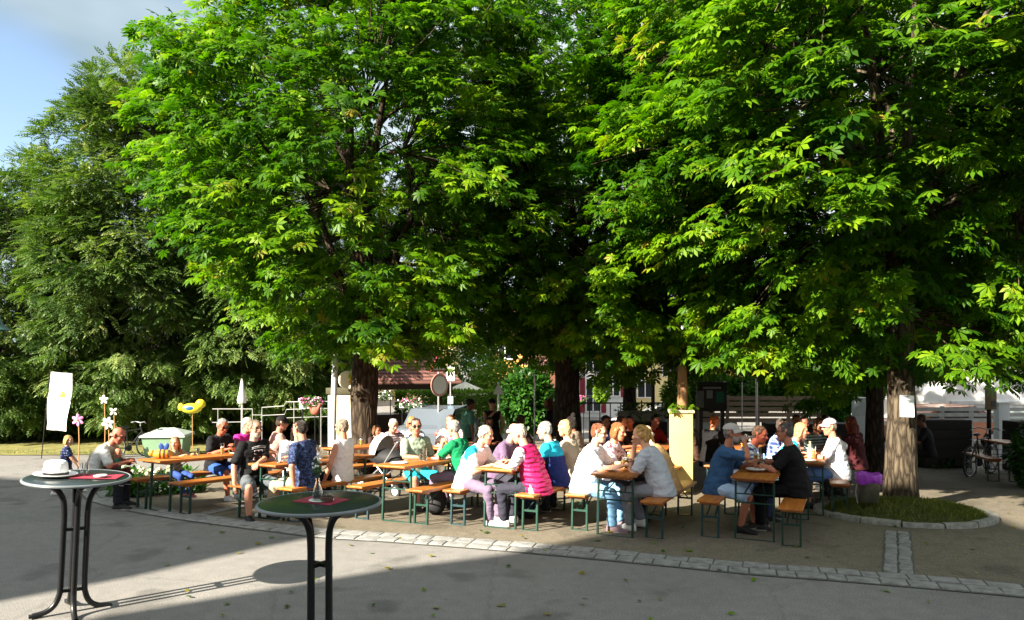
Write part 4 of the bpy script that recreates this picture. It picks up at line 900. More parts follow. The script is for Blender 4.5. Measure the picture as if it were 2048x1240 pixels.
b = MB(); b.lathe([(.2, -.04), (.225, -.02), (.225, .02), (.2, .04)], 36, 0, Matrix.Rotation(R(90), 4, 'X')); b.build('sign_disc', mat('milky sign', (.80, .74, .58), .4, .05, 3, 0), rs)
b = MB(); b.prism([(.02, -.07), (.12, -.1), (.16, .0), (.1, .13), (.03, .1), (.06, .02)], .02, 0, Matrix.Translation((0, -.05, 0)) @ Matrix.Rotation(R(90), 4, 'X')); b.build('emblem', mat('golden emblem', (.6, .32, .03), .5), rs, smooth=False)
b = MB(); b.tube([(0, 0, .22), (0, 0, .5)], .008, 6); b.build('hanger', M_BLACK, rs)
# lamp at the left edge
lp = thing('street_lamp', 'green bell shaped street lamp cut by the left edge', 'street lamp', (at(-14, 0, 12.5).x, 12.5, gz(12.5)))
zl = at(0, 655, 12.5).z-gz(12.5)
b = MB(); b.tube([(-.1, 0, 0), (-.1, 0, zl+.35), (-.05, 0, zl+.5), (.03, 0, zl+.42), (.03, 0, zl+.2)], .035, 10); b.build('pole', M_GREEN, lp)
b = MB(); b.lathe([(.03, zl+.24), (.07, zl+.2), (.13, zl+.06), (.24, zl-.04), (.235, zl-.05), (.12, zl+.04), (.0, zl+.15)], 28, 0, Matrix.Translation((.03, 0, 0)), cap=False); b.build('lamp_shade', mat('lamp green', (.03, .10, .08), .4), lp)
b = MB(); b.ell((.03, 0, zl-.02), (.06, .06, .07)); b.build('bulb', M_WHITE, lp)
# planting bed behind the kerb on the left with pale flowers
KB = [gnd(185, 985), gnd(260, 975), gnd(340, 968), gnd(440, 958)]
b = MB(); rnd = random.Random(2)
for i in range(3):
    p, q = Vector((*KB[i], 0)), Vector((*KB[i+1], 0)); n_ = 3
    for j in range(n_):
        s, e = p.lerp(q, (j+.02)/n_), p.lerp(q, (j+.98)/n_); m = (s+e)/2; d = e-s
        b.box((m.x, m.y, gz(m.y)+.03), (d.length, .12, .12), 0, None, math.atan2(d.y, d.x), .012)
tag(b.build('bed_kerb_pavement', M_STONE), kind='structure')
for i, (px, py, y, w, lab) in enumerate(((283, 945, 12.6, .42, 'low plant with cream flowers under the leftmost table'), (255, 958, 12.4, .3, 'bright green low plant by the bed kerb'), (365, 945, 13.0, .4, 'dark leafed low plant behind the leftmost bench'))):
    t = leaf_cloud('flowering_plant', lab, 'plant', (at(px, 0, y).x, y, gz(y)+.2), (w, .3, .24), 500, .11, M_LEAF4, 300+i, group='low plants in the kerbed bed')
    b = MB(); rd = random.Random(i)
    if i == 0:
        for k in range(40): a = rd.uniform(0, 6.28); q = rd.random()**.5; b.ell((w*q*math.cos(a), .3*q*math.sin(a)-.05, rd.uniform(.0, .28)), rd.uniform(.02, .04), seg=7, rings=5)
        b.build('blossom', mat('cream petal', (.75, .68, .45), .6), t)
# ------------------------------------------------------------------ middle background
GB = gz(30)                                       # level of the lower street
M_TILE, t_, b_ = newmat('dark red roof tiles')
tc_ = t_.nodes.new('ShaderNodeTexCoord'); wv = t_.nodes.new('ShaderNodeTexWave'); wv.bands_direction = 'Z'; wv.inputs['Scale'].default_value = 2.6; wv.inputs['Distortion'].default_value = .4; wv.inputs['Detail'].default_value = 2
t_.links.new(tc_.outputs['Object'], wv.inputs['Vector']); rr_ = t_.nodes.new('ShaderNodeValToRGB'); rr_.color_ramp.elements[0].color = (.045, .016, .012, 1); rr_.color_ramp.elements[1].color = (.20, .085, .065, 1)
t_.links.new(wv.outputs['Fac'], rr_.inputs[0]); t_.links.new(rr_.outputs[0], b_.inputs['Base Color']); b_.inputs['Roughness'].default_value = .8
M_TIMBER = mat('dark stained timber', (.035, .02, .012), .7, .3, 6, .2, 20, stretch=(1, 1, 6))
yG = 27.0; gp = at(815, 0, yG)
gz_ = thing('shelter', 'open timber shelter with a dark red tiled hip roof beside the left chestnut', 'shelter', (gp.x, yG, GB), R(14))
e_ = at(0, 760, yG).z-GB; ap = at(0, 672, yG).z-GB
def hiproof(w, d, e, a, ridge, th=.1):
    v = [(-w, -d, e), (w, -d, e), (w, d, e), (-w, d, e), (-ridge, 0, a), (ridge, 0, a), (-w, -d, e-th), (w, -d, e-th), (w, d, e-th), (-w, d, e-th)]
    return v, [(0, 1, 5, 4), (1, 2, 5), (2, 3, 4, 5), (3, 0, 4), (0, 6, 7, 1), (1, 7, 8, 2), (2, 8, 9, 3), (3, 9, 6, 0), (6, 9, 8, 7)]
b = MB(); b.add(*hiproof(1.75, 1.6, e_, ap, .35)); b.build('roof', M_TILE, gz_, smooth=False)
for x in (-1.4, 1.4):
    for y in (-1.25, 1.25): b = MB(); b.box((x, y, e_/2-.06), (.17, .17, e_-.12), 0, None, 0, .01); b.build('post', M_TIMBER, gz_)
b = MB(); b.box((0, -1.28, e_-.22), (2.9, .12, .16)); b.build('beam', M_TIMBER, gz_); b = MB(); b.box((0, 1.28, e_-.22), (2.9, .12, .16)); b.build('beam', M_TIMBER, gz_)
b = MB(); b.box((-.5, 1.2, .45), (1.9, .08, .9)); b.build('parapet', M_TIMBER, gz_, smooth=False)
# traffic signs on one post
M_SRED = mat('sign red', (.42, .06, .05), .5, .08, 4, 0); M_SWH = mat('sign white', (.72, .70, .66), .5, .05, 4, 0); M_GALV = mat('galvanised steel', (.5, .5, .5), .4, .1, 10, .05, metal=.7)
yS = 23.5; sp_ = at(877, 770, yS); ts = thing('traffic_sign', 'round white traffic sign with a faded red ring below a red triangle', 'traffic sign', (sp_.x, yS, gz(yS)), R(48)); zs = sp_.z-gz(yS)
RX = Matrix.Rotation(R(90), 4, 'X')
b = MB(); b.tube([(0, 0, 0), (0, 0, zs+.95)], .032, 12); b.build('post', M_GALV, ts)
b = MB(); b.lathe([(.37, 0), (.37, .02)], 40, 0, Matrix.Translation((0, -.04, zs)) @ RX); o = b.build('round_plate', mat('faded red', (.55, .28, .22), .5, .08, 4, 0), ts)
b = MB(); b.lathe([(.29, 0), (.29, .006)], 40, 0, Matrix.Translation((0, -.062, zs)) @ RX); b.build('plate_face', M_SWH, o)
b = MB(); tri = [(-.40, -.23), (.40, -.23), (0, .46)]; b.prism(tri, .02, 0, Matrix.Translation((0, -.04, zs+.66)) @ RX); o = b.build('triangle_plate', M_SRED, ts, smooth=False)
b = MB(); b.prism([(x*.70, y*.70) for x, y in tri], .006, 0, Matrix.Translation((0, -.062, zs+.655)) @ RX); b.build('plate_face', M_SWH, o, smooth=False)
b = MB(); b.lathe([(.045, 0), (.045, .004)], 16, 0, Matrix.Translation((.0, -.070, zs+.72)) @ RX); b.beam((0, -.072, zs+.66), (-.07, -.072, zs+.55), .04, .004); b.beam((0, -.0725, zs+.66), (.07, -.0725, zs+.55), .04, .004); b.build('pictogram', M_BLACK, o, smooth=False)
# bus-stop like notice sign
yB = 25; p_ = at(901, 748, yB); sg = thing('stop_sign_board', 'white board with a green top on a thin post, a small blue plate below', 'sign', (p_.x, yB, gz(yB))); zs = p_.z-gz(yB)
b = MB(); b.tube([(0, 0, 0), (0, 0, zs+.3)], .025, 10); b.build('post', M_GALV, sg)
b = MB(); b.box((0, -.04, zs), (.29, .03, .48), 0, None, 0, .006); o = b.build('board', M_SWH, sg)
b = MB(); b.box((0, -.058, zs+.13), (.17, .006, .14)); b.build('green_panel', mat('sign green', (.25, .42, .10), .5), o, smooth=False)
b = MB(); b.box((0, -.058, zs-.08), (.17, .006, .18)); b.build('timetable', mat('pale blue print', (.55, .66, .68), .5), o, smooth=False)
b = MB(); b.box((0, -.04, at(0, 800, yB).z-gz(yB)), (.19, .02, .26)); b.build('blue_plate', mat('pale blue plate', (.25, .42, .55), .5), sg, smooth=False)
# sign seen from the back
yT = 20; p_ = at(997, 779, yT); sg = thing('triangle_sign', 'grey back of a triangular road sign on a pale post', 'traffic sign', (p_.x, yT, gz(yT))); zs = p_.z-gz(yT)
b = MB(); b.tube([(0, 0, 0), (0, 0, zs+.2)], .028, 10); b.build('post', M_WMET, sg)
b = MB(); b.prism([(-.15, -.13), (.15, -.13), (0, .20)], .012, 0, Matrix.Translation((0, -.03, zs)) @ RX); b.build('plate', mat('bare aluminium', (.62, .64, .64), .45, .05, 5, 0), sg, smooth=False)
# open parasol over the hedge
yP = 31; p_ = at(930, 763, yP); ps = thing('open_parasol', 'cream open parasol showing above the sunlit hedge', 'parasol', (p_.x, yP, GB)); zt = p_.z-GB
b = MB(); n = 8; rim_ = .95; vs = [(0, 0, zt)]+[(rim_*math.cos(2*math.pi*k/n), rim_*math.sin(2*math.pi*k/n), zt-.42) for k in range(n)]+[(rim_*math.cos(2*math.pi*k/n), rim_*math.sin(2*math.pi*k/n), zt-.55) for k in range(n)]+[(0, 0, zt-.02)]
b.add(vs, [(0, 1+k, 1+(k+1) % n) for k in range(n)]+[(1+k, 9+k, 9+(k+1) % n, 1+(k+1) % n) for k in range(n)]+[(17, 9+(k+1) % n, 9+k) for k in range(n)]); b.build('canopy', mat('cream cloth', (.72, .68, .52), .8), ps, smooth=False)
b = MB(); b.tube([(0, 0, 0), (0, 0, zt+.05)], .025, 8); b.build('pole', M_WMET, ps)
# hedges and garden bushes
yH = 29.5; hx = at(900, 0, yH).x; leaf_cloud('hedge', 'clipped yellow green hedge in full sun behind the traffic signs', 'hedge', (hx, yH, at(0, 785, yH).z-.8), (2.1, .45, .85), 9000, .13, M_LEAF3, 401, box=True, mean=.62)
leaf_cloud('bush', 'bright light green bush in the sun left of the middle trunk', 'bush', at(1000, 780, 33), (1.5, 1.3, 1.5), 7000, .17, M_LEAF3, 402, mean=.6)
leaf_cloud('bush', 'tall green bush behind the parasol and shelter', 'bush', at(905, 735, 36), (2.6, 1.5, 2.2), 8000, .2, M_LEAF4, 403, mean=.7)
leaf_cloud('fern_bush', 'dark drooping bush just left of the middle trunk', 'bush', at(1055, 800, 27), (.95, .8, 1.2), 4500, .2, M_LEAF4, 404, mean=.25)
leaf_cloud('bush', 'sunlit round bush in front of the yellow house', 'bush', at(1352, 795, 24), (.45, .4, .65), 2200, .14, M_LEAF3, 405, mean=.55)
leaf_cloud('bush', 'bright bush beside the red windows of the white house', 'bush', at(1204, 783, 26), (.28, .3, .4), 1100, .12, M_LEAF3, 406, mean=.55)
SG = 'row of green shrubs behind the slatted fence'
for i, (px, w, lab) in enumerate(((1420, 1.1, 'shrub behind the black notice board'), (1500, 1.0, 'shrub right of the notice board'), (1580, 1.1, 'shrub with spiky leaves in the middle of the fence'), (1650, 1.1, 'shrub left of the grey meter box'), (1715, .9, 'shrub above the grey meter box'))):
    leaf_cloud('shrub', lab, 'shrub', (at(px, 0, 25.3).x, 25.3, at(0, 775+6*(i % 2), 25.3).z-.1), (w, .7, .62), 3200, .19, M_LEAF4, 420+i, group=SG, mean=.68)
leaf_cloud('hanging_shrub', 'trailing green shrub hanging over the fence left of the meter box', 'shrub', (at(1685, 0, 23.6).x, 23.6, at(0, 812, 23.6).z), (.5, .25, .5), 1600, .15, M_LEAF4, 430, mean=.5)
leaf_cloud('bush', 'light green bush behind the orange car on the right', 'bush', at(1865, 765, 34), (1.8, 1.4, 1.5), 5000, .2, M_LEAF3, 431, mean=.45)
# slatted fences
M_SLAT = mat('weathered brown slats', (.24, .17, .115), .8, .35, 4, .3, 20, stretch=(1, 4, 9)); M_SLATG = mat('grey fence boards', (.34, .33, .31), .7, .25, 5, .2, 20)
def slat_fence(name, label, px0, px1, ptop, pbot, y, n, m, posts=4, gap=.25):
    a = at(px0, ptop, y); c = at(px1, pbot, y); t = thing(name, label, 'fence', (a.x, y, gz(y))); w = c.x-a.x; z1 = a.z-gz(y); z0 = c.z-gz(y); h = (z1-z0)/n
    b = MB(); rd = random.Random(int(px0))
    for i in range(n): b.box((w/2, rd.uniform(-.006, .006), z0+h*(i+.5)), (w, .022, h*(1-gap)), 0, Matrix.Rotation(0, 4, 'Z'))
    b.build('slat_panel', m, t, smooth=False)
    for k in range(posts+1): b = MB(); b.box((w*k/posts, .06, z1/2), (.09, .09, z1+.02)); b.build('post', m, t, smooth=False)
    return t
slat_fence('slat_fence', 'brown slatted fence in the sun behind the beer garden', 1395, 1700, 791, 846, 23.8, 5, M_SLAT, 5)
slat_fence('low_fence', 'low brown rail fence below the notice board', 1350, 1560, 858, 893, 19.5, 2, M_SLAT, 5, .45)
slat_fence('board_fence', 'grey board fence in front of the white building', 1828, 2120, 813, 846, 22.5, 3, M_SLATG, 5, .35)
b = MB(); mb = at(1718, 833, 21.5); mx_ = thing('meter_box', 'pale grey meter cabinet standing at the fence left of the scarred trunk', 'cabinet', (mb.x, 21.5, gz(21.5))); hz = at(0, 797, 21.5).z-gz(21.5)
b.box((0, 0, hz/2), (.33, .25, hz), 0, None, 0, .01); b.build('cabinet_body', mat('meter grey', (.48, .50, .50), .6, .06, 4, .05), mx_)
b = MB(); b.box((0, 0, hz+.015), (.39, .3, .04), 0, None, 0, .01); b.build('lid', mat('meter lid', (.6, .6, .58), .6), mx_); b = MB(); b.box((0, -.128, hz-.3), (.25, .01, .42)); b.build('door', mat('meter door', (.40, .42, .42), .6), mx_, smooth=False)
mb = at(2003, 0, 21.0); m2 = thing('meter_box', 'pale cabinet at the right edge before the board fence', 'cabinet', (mb.x, 21, gz(21))); hz = at(0, 806, 21).z-gz(21)
b = MB(); b.box((0, 0, hz/2), (.32, .25, hz), 0, None, 0, .01); b.build('cabinet_body', mat('meter grey', (.48, .5, .5), .6), m2); b = MB(); b.box((0, 0, hz+.015), (.38, .3, .04)); b.build('lid', mat('meter lid', (.6, .6, .58), .6), m2, smooth=False)
# black notice board
yN = 18.2; p0 = at(1393, 768, yN); p1 = at(1453, 822, yN); nb = thing('notice_board', 'black notice board with three faded papers behind the blue capped man', 'notice board', ((p0.x+p1.x)/2, yN, gz(yN))); w = p1.x-p0.x; zc = (p0.z+p1.z)/2-gz(yN); h = p0.z-p1.z
b = MB(); b.box((0, 0, zc), (w, .09, h), 0, None, 0, .01); o = b.build('panel', mat('black board', (.012, .013, .013), .5, .2, 5, .05), nb)
b = MB(); b.box((0, 0, zc+h/2+.03), (w+.08, .2, .05), 0, None, 0, .01); b.build('canopy', M_BLACK, nb)
for x, z, ww, hh, hx_ in ((-.38*w, -.06*h, .22*w, .62*h, '#6f7372'), (-.08*w, .12*h, .2*w, .3*h, '#8a8f8e'), (.27*w, .02*h, .26*w, .42*h, '#1f6a56')):
    b = MB(); b.box((x, -.048, zc+z), (ww, .006, hh)); b.build('paper', mat('paper '+hx_, hx_, .7), o, smooth=False)
b = MB(); b.box((0, -.048, zc+.36*h), (.6*w, .006, .05)); b.build('heading', mat('paper #8a8f8e', '#8a8f8e', .7), o, smooth=False)
for s in (-1, 1): b = MB(); b.box((s*w*.36, .0, (zc-h/2)/2), (.09, .07, zc-h/2)); b.build('post', M_BLACK, nb, smooth=False)
# thin poles
for px, pt, y, r, lab in ((1513, 745, 21, .032, 'slim pale steel pole in front of the brown slatted fence'), (1484, 765, 22.5, .018, 'very thin white post beside the notice board'), (1069, 745, 19, .018, 'thin steel pole left of the standing man in black'), (1306, 760, 19, .05, 'dark brown post in front of the yellow house')):
    p = at(px, pt, y); t = thing('pole', lab, 'pole', (p.x, y, gz(y))); b = MB(); b.tube([(0, 0, 0), (0, 0, p.z-gz(y))], r, 10); b.build('shaft', M_BRN if r > .04 else M_GALV, t); b = MB(); b.lathe([(r*3, 0), (r*3, .02), (r, .04)], 14); b.build('foot', M_GALV, t)
# square sign on the right
yQ = 17.5; p_ = at(1978, 797, yQ); sg = thing('post_sign', 'ochre board on a dark wooden post before the white building', 'sign', (p_.x, yQ, gz(yQ))); zs = p_.z-gz(yQ)
b = MB(); b.tube([(0, 0, 0), (0, 0, zs+1.2)], .05, 10); b.build('post', M_TIMBER, sg)
b = MB(); b.box((0, -.065, zs), (.27, .03, .52), 0, None, 0, .006); o = b.build('board', mat('ochre board', (.16, .12, .05), .6), sg); b = MB(); b.box((.05, -.083, zs-.12), (.1, .006, .13)); b.build('dark_panel', M_BLACK, o, smooth=False)
# dark raised planters with shrubs at the right
M_SLEEP = mat('dark timber sleepers', (.022, .018, .014), .85, .35, 5, .4, 20, stretch=(1, 1, 6))
def planter(px0, px1, ptop, y, label, shrub, seed, hh=.5):
    a = at(px0, ptop, y); c = at(px1, ptop, y); t = thing('timber_planter', label, 'planter', ((a.x+c.x)/2, y, gz(y)), 0, 'dark timber planters at the rear of the yard'); w = c.x-a.x; h = a.z-gz(y)
    b = MB(); n = 5
    for i in range(n): b.box((0, 0, h*(i+.5)/n), (w+.01*(i % 2), .55, h/n-.008), 0, None, 0, .008)
    b.build('box', M_SLEEP, t)
    if shrub: leaf_cloud('f', None, None, (shrub[0], 0, h+hh*.55), (shrub[1], .35, hh), 2200, .12, M_LEAF4, seed, parent=t, mean=.28)
planter(1838, 1930, 838, 18.0, 'dark timber planter with a clipped shrub right of the scarred trunk', (.25, .6), 501, .36)
planter(2020, 2200, 842, 17.0, 'dark timber planter with a shrub at the right edge', (.2, .8), 502, .45)
planter(1180, 1330, 842, 17.9, 'dark timber planter behind the big man in white', None, 503)
planter(1530, 1700, 846, 19.0, 'dark timber planter behind the person in yellow', (0, .9), 504, .4)
for i, (px, y, lab) in enumerate(((2085, 13.6, 'dark bush cut by the right edge'),)):
    leaf_cloud('bush', lab, 'bush', (at(px, 0, y).x, y, gz(y)+.6), (.55, .5, .75), 2600, .13, M_LEAF4, 510+i, mean=.1)
# ------------------------------------------------------------------ houses
M_OCH = mat('orange ochre plaster', (.62, .36, .10), .85, .08, 2, .1); M_WHP = mat('white plaster', (.78, .77, .75), .85, .05, 2, .1); M_YLP = mat('light yellow plaster', (.75, .62, .30), .85, .06, 2, .1)
M_REDW = mat('dark red shutter', (.22, .015, .03), .6); M_BARN = mat('red brown boards', (.13, .05, .028), .8, .3, 5, .3, 15, stretch=(9, 9, 1))
def house(name, label, px0, px1, y, depth, zw, roofh, wallm, wins=(), roofm=None, winm=None, ridge_x=True, over=.35):
    x0 = at(px0, 0, y).x; x1 = at(px1, 0, y).x; w = x1-x0; g = gz(y); t = thing(name, label, 'house', ((x0+x1)/2, y, g))
    b = MB(); b.box((0, depth/2, zw/2), (w, depth, zw)); b.build('wall', wallm, t, smooth=False)
    b = MB(); o_ = over
    if ridge_x: v = [(-w/2-o_, -o_, zw+.002), (w/2+o_, -o_, zw+.002), (w/2+o_, depth+o_, zw+.002), (-w/2-o_, depth+o_, zw+.002), (-w/2-o_, depth/2, zw+roofh), (w/2+o_, depth/2, zw+roofh)]; f = [(0, 1, 5, 4), (2, 3, 4, 5), (1, 2, 5), (3, 0, 4), (3, 2, 1, 0)]
    else: v = [(-w/2-o_, -o_, zw+.002), (w/2+o_, -o_, zw+.002), (w/2+o_, depth+o_, zw+.002), (-w/2-o_, depth+o_, zw+.002), (0, -o_, zw+roofh), (0, depth+o_, zw+roofh)]; f = [(0, 4, 5, 3), (1, 2, 5, 4), (0, 1, 4), (2, 3, 5), (3, 2, 1, 0)]
    b.add(v, f); b.build('roof', roofm or M_TILE, t, smooth=False)
    for px, py, ww, hh in wins:
        q = at(px, py, y); X = q.x-t.location.x; Z = q.z-g
        b = MB()
        for dx, dz, a, c in ((0, hh/2, ww+.1, .07), (0, -hh/2, ww+.1, .07), (-ww/2, 0, .07, hh), (ww/2, 0, .07, hh), (0, 0, .05, hh)): b.box((X+dx, -.035-.002*(c > .1), Z+dz), (a, .08, c))
        o = b.build('window', winm or M_WHP, t, smooth=False); b = MB(); b.box((X, -.015, Z), (ww, .03, hh)); b.build('pane', M_WINDARK, o, smooth=False)
        if winm is None and name == 'white_house':
            for s in (-1, 1): b = MB(); b.box((X+s*(ww/2+.18), -.03, Z), (.26, .05, hh+.1)); b.build('shutter', M_REDW, o, smooth=False)
    return t
house('orange_house', 'orange ochre house seen high behind the middle trunk', 985, 1135, 48, 8, 4.6, 2.6, M_OCH, ((1010, 700, .9, 1.2), (1060, 700, .9, 1.2)))
house('barn', 'red brown boarded barn left of the middle trunk', 1060, 1140, 40, 5, 2.7, 1.2, M_BARN, ())
house('white_house', 'white house with dark red shutters right of the middle trunk', 1150, 1262, 38, 9, 6.2, 2.6, M_WHP, ((1186, 775, .75, .95), (1226, 775, .7, .9), (1186, 808, .75, .8), (1186, 725, .75, .95), (1228, 722, .7, .95)))
house('yellow_house', 'light yellow house wall behind the thin brown trunk and the pillar', 1262, 1400, 42, 8, 4.2, 2.2, M_YLP, ((1290, 778, .9, 1.0), (1340, 735, .9, 1.0)))
wbx = house('white_building', 'bright white building with a grey garage front at the right', 1893, 2240, 27, 9, 4.6, 1.6, M_WHP, (), over=.2)
b = MB(); q = at(1935, 797, 27); b.box((q.x-wbx.location.x, -.03, .62), (1.15, .06, 1.24)); b.build('garage_door', mat('grey garage door', (.45, .46, .46), .5, .06, 3, .05), wbx, smooth=False)
b = MB(); q = at(2020, 797, 27); b.box((q.x-wbx.location.x, -.03, .62), (1.3, .06, 1.24)); b.build('garage_door', mat('pale green door', (.52, .60, .54), .5, .06, 3, .05), wbx, smooth=False)
b = MB(); b.box((0, -.05, 1.42), (6.2, .1, .12)); b.build('ledge', mat('grey ledge', (.55, .55, .54), .7), wbx, smooth=False)
house('grey_roof_house', 'pale house glimpsed through the leaves left of the cream cabinet', 455, 640, 44, 8, 4.2, 2.6, M_WHP, ((480, 728, 1.0, 1.2), (560, 728, 1.0, 1.2)))
house('yellow_house', 'yellow orange house glimpsed above the shrubs behind the slatted fence', 1430, 1690, 46, 8, 4.4, 2.8, M_OCH, ((1500, 735, 1, 1.2), (1560, 735, 1, 1.2), (1620, 735, 1, 1.2)))
house('pale_house', 'pale house far behind the shelter roof and traffic sign', 745, 905, 55, 9, 5.4, 3, M_YLP, ((790, 705, 1, 1.3), (850, 705, 1, 1.3)))
# carport roof / parked cars
def car(x, y, rz, label, paint):
    t = thing('parked_car', label, 'car', (x, y, gz(y)), rz, 'cars parked on the lower street')
    L_, W_, n = 4.2, 1.74, 9
    prof = [(-2.1, .35), (-2.1, .78), (-1.95, .9), (-1.25, .96), (-.55, 1.42), (.75, 1.46), (1.55, 1.02), (2.02, .92), (2.1, .7), (2.1, .35)]
    b = MB(); m = len(prof); rows = []
    vs = []
    for s, k in ((-1, .88), (-1, 1), (1, 1), (1, .88)):
        for xx, z in prof: vs.append((xx*(.985 if k < 1 else 1), s*W_/2*(1 if z < .95 else .86)*(1 if k == 1 else .94), z+(0 if k == 1 else (.012 if z > .5 else 0))))
    b.add(vs, [(r*m+i, r*m+i+1, (r+1)*m+i+1, (r+1)*m+i) for r in range(3) for i in range(m-1)]+[tuple(range(m))[::-1], tuple(3*m+i for i in range(m))]+[(r*m+m-1, r*m, (r+1)*m, (r+1)*m+m-1) for r in range(3)])
    b.build('body', mat('car paint '+paint, paint, .25, .03, 2, 0, spec=.6), t, ang=25)
    for s in (-1, 1):
        b = MB(); b.prism([(-.95, 1.02), (1.25, 1.02), (.72, 1.38), (-.48, 1.36)], .01, 0, Matrix.Translation((0, s*W_/2*.90+.0, 0)) @ RX); b.build('side_window', M_WINDARK, t, smooth=False)
        for wx in (-1.3, 1.3):
            b = MB(); b.lathe([(.2, -.1), (.31, -.09), (.32, 0), (.31, .09), (.2, .1)], 24, 0, Matrix.Translation((wx, s*(W_/2-.1), .32)) @ RX); w_ = b.build('wheel', mat('rubber', (.02, .02, .02), .8), t)
            b = MB(); b.lathe([(.0, -.103), (.2, -.101), (.2, .101), (0, .103)], 20, 0, Matrix.Translation((wx, s*(W_/2-.1), .32)) @ RX); b.build('rim', M_GALV, w_)
        b = MB(); b.ell((2.06, s*.6, .74), (.06, .2, .08)); b.build('headlight', M_SWH, t)
        b = MB(); b.ell((-2.07, s*.68, .76), (.05, .14, .09)); b.build('taillight', M_SRED, t)
    return t
car(at(872, 0, 23.6).x, 24.2, R(78), 'silver white car parked between the shelter and the hedge', '#59616a')
car(at(1852, 0, 26).x, 25.2, R(4), 'orange brown car glimpsed right of the scarred trunk', '#b0602a')
car(at(1325, 0, 27).x, 25.5, R(0), 'pale grey car glimpsed between the post and the yellow pillar', '#b9bbb8')
cp = thing('carport', 'flat roofed pale carport above the orange car', 'carport', (at(1858, 0, 29).x, 29, GB)); zr = at(0, 777, 29).z-GB
b = MB(); b.box((0, 1.5, zr), (1.9, 3.4, .16)); b.build('roof', mat('carport roof', (.42, .44, .46), .6), cp, smooth=False)
for s in (-.85, .85): b = MB(); b.box((s, .1, zr/2-.05), (.1, .1, zr-.09)); b.build('post', M_YLP, cp, smooth=False)
b = MB(); b.box((0, 3.0, zr/2-.05), (1.8, .08, zr-.1)); b.build('back_wall', M_YLP, cp, smooth=False)
# steel railing before the white house
rl = thing('garden_railing', 'dark steel railing with upright bars before the white house', 'railing', (0, 0, 0)); yR = 20.5; a = at(1158, 806, yR); c = at(1325, 806, yR); g = gz(yR)
b = MB(); b.tube([a, c], .02, 8); b.tube([(a.x, yR, g+.15), (c.x, yR, g+.15)], .016, 8); b.build('rail', M_BRN, rl)
for k in range(9): b = MB(); xx = a.x+(c.x-a.x)*k/8; b.tube([(xx, yR, g), (xx, yR, a.z)], .016, 6); b.build('post', M_BRN, rl)
# light string between the trees
ls = thing('light_string', 'string of small white bulbs hung between the middle and right chestnuts', 'light string', (0, 0, 0)); b = MB(); P = [at(1120, 655, 14.5)]
for k in range(1, 13): q = k/12; p = at(1120, 655, 14.5).lerp(at(1420, 642, 13), q); p.z -= .12*math.sin(q*math.pi); P.append(p)
b.tube(P, .006, 6); b.build('cable', M_BLACK, ls)
for p in P[1:-1:1]: b = MB(); b.ell((p.x, p.y, p.z-.04), (.028, .028, .04), seg=8, rings=6); b.build('bulb', M_WHITE, ls)
# stroller
M_HOOD = mat('stroller hood cloth', (.62, .56, .52), .8, .2, 14, .3); M_STB = mat('black stroller cloth', (.012, .012, .014), .7)
sy = 12.9; st_ = thing('stroller', 'black stroller with a pale hood beside the left chestnut trunk', 'stroller', (at(778, 0, sy).x, sy, gz(sy)), R(-35))
b = MB(); b.ell((0, 0, .62), (.36, .22, .17)); b.build('carrycot', M_STB, st_)
b = MB(); vs = []; nn = 8
for i in range(nn+1):
    a = R(200-i*16)
    for j in range(11): t = math.pi*j/10; vs.append((-.12+.30*math.cos(a)*math.sin(t), .235*math.cos(t), .70+.34*math.sin(a)*math.sin(t)*1.0+.02*(i % 2)))
b.add(vs, [(i*11+j, (i+1)*11+j, (i+1)*11+j+1, i*11+j+1) for i in range(nn) for j in range(10)]); b.build('hood', M_HOOD, st_)
b = MB()
for s in (-.23, .23): b.tube([(-.42, s, .16), (.1, s, .55), (.42, s, .95)], .012, 8); b.tube([(.40, s, .12), (-.1, s, .52)], .012, 8)
b.tube([(.42, -.23, .95), (.46, 0, .98), (.42, .23, .95)], .016, 8); b.build('frame', M_GALV, st_)
for x, s, r in ((-.42, -.25, .14), (-.42, .25, .14), (.40, -.25, .11), (.40, .25, .11)):
    b = MB(); b.lathe([(r*.6, -.02), (r, -.018), (r, .018), (r*.6, .02)], 22, 0, Matrix.Translation((x, s, r)) @ RX); w_ = b.build('wheel', mat('rubber', (.02, .02, .02), .8), st_); b = MB(); b.lathe([(.0, -.022), (r*.62, -.021), (r*.62, .021), (0, .022)], 16, 0, Matrix.Translation((x, s, r)) @ RX); b.build('rim', M_WMET, w_)
# fallen leaves in the yard
rng = np.random.default_rng(77); n = 210
P = np.stack([rng.uniform(-4, 9, n), rng.uniform(5.6, 13, n), np.zeros(n)], 1); P[:, 2] = [gz(p[1])+.022 for p in P]
F = rng.normal(size=(n, 3)); F[:, 2] = 0
o = scatter('leaf_litter', P, F, np.array([0, 0, 1.])+rng.normal(size=(n, 3))*.15, rng.uniform(.05, .11, n), rng.choice([.2, .75, 1.0], n), BLD, M_LEAF); tag(o, 'scattered fallen leaves on the yard floor', 'leaves', None, 'stuff')
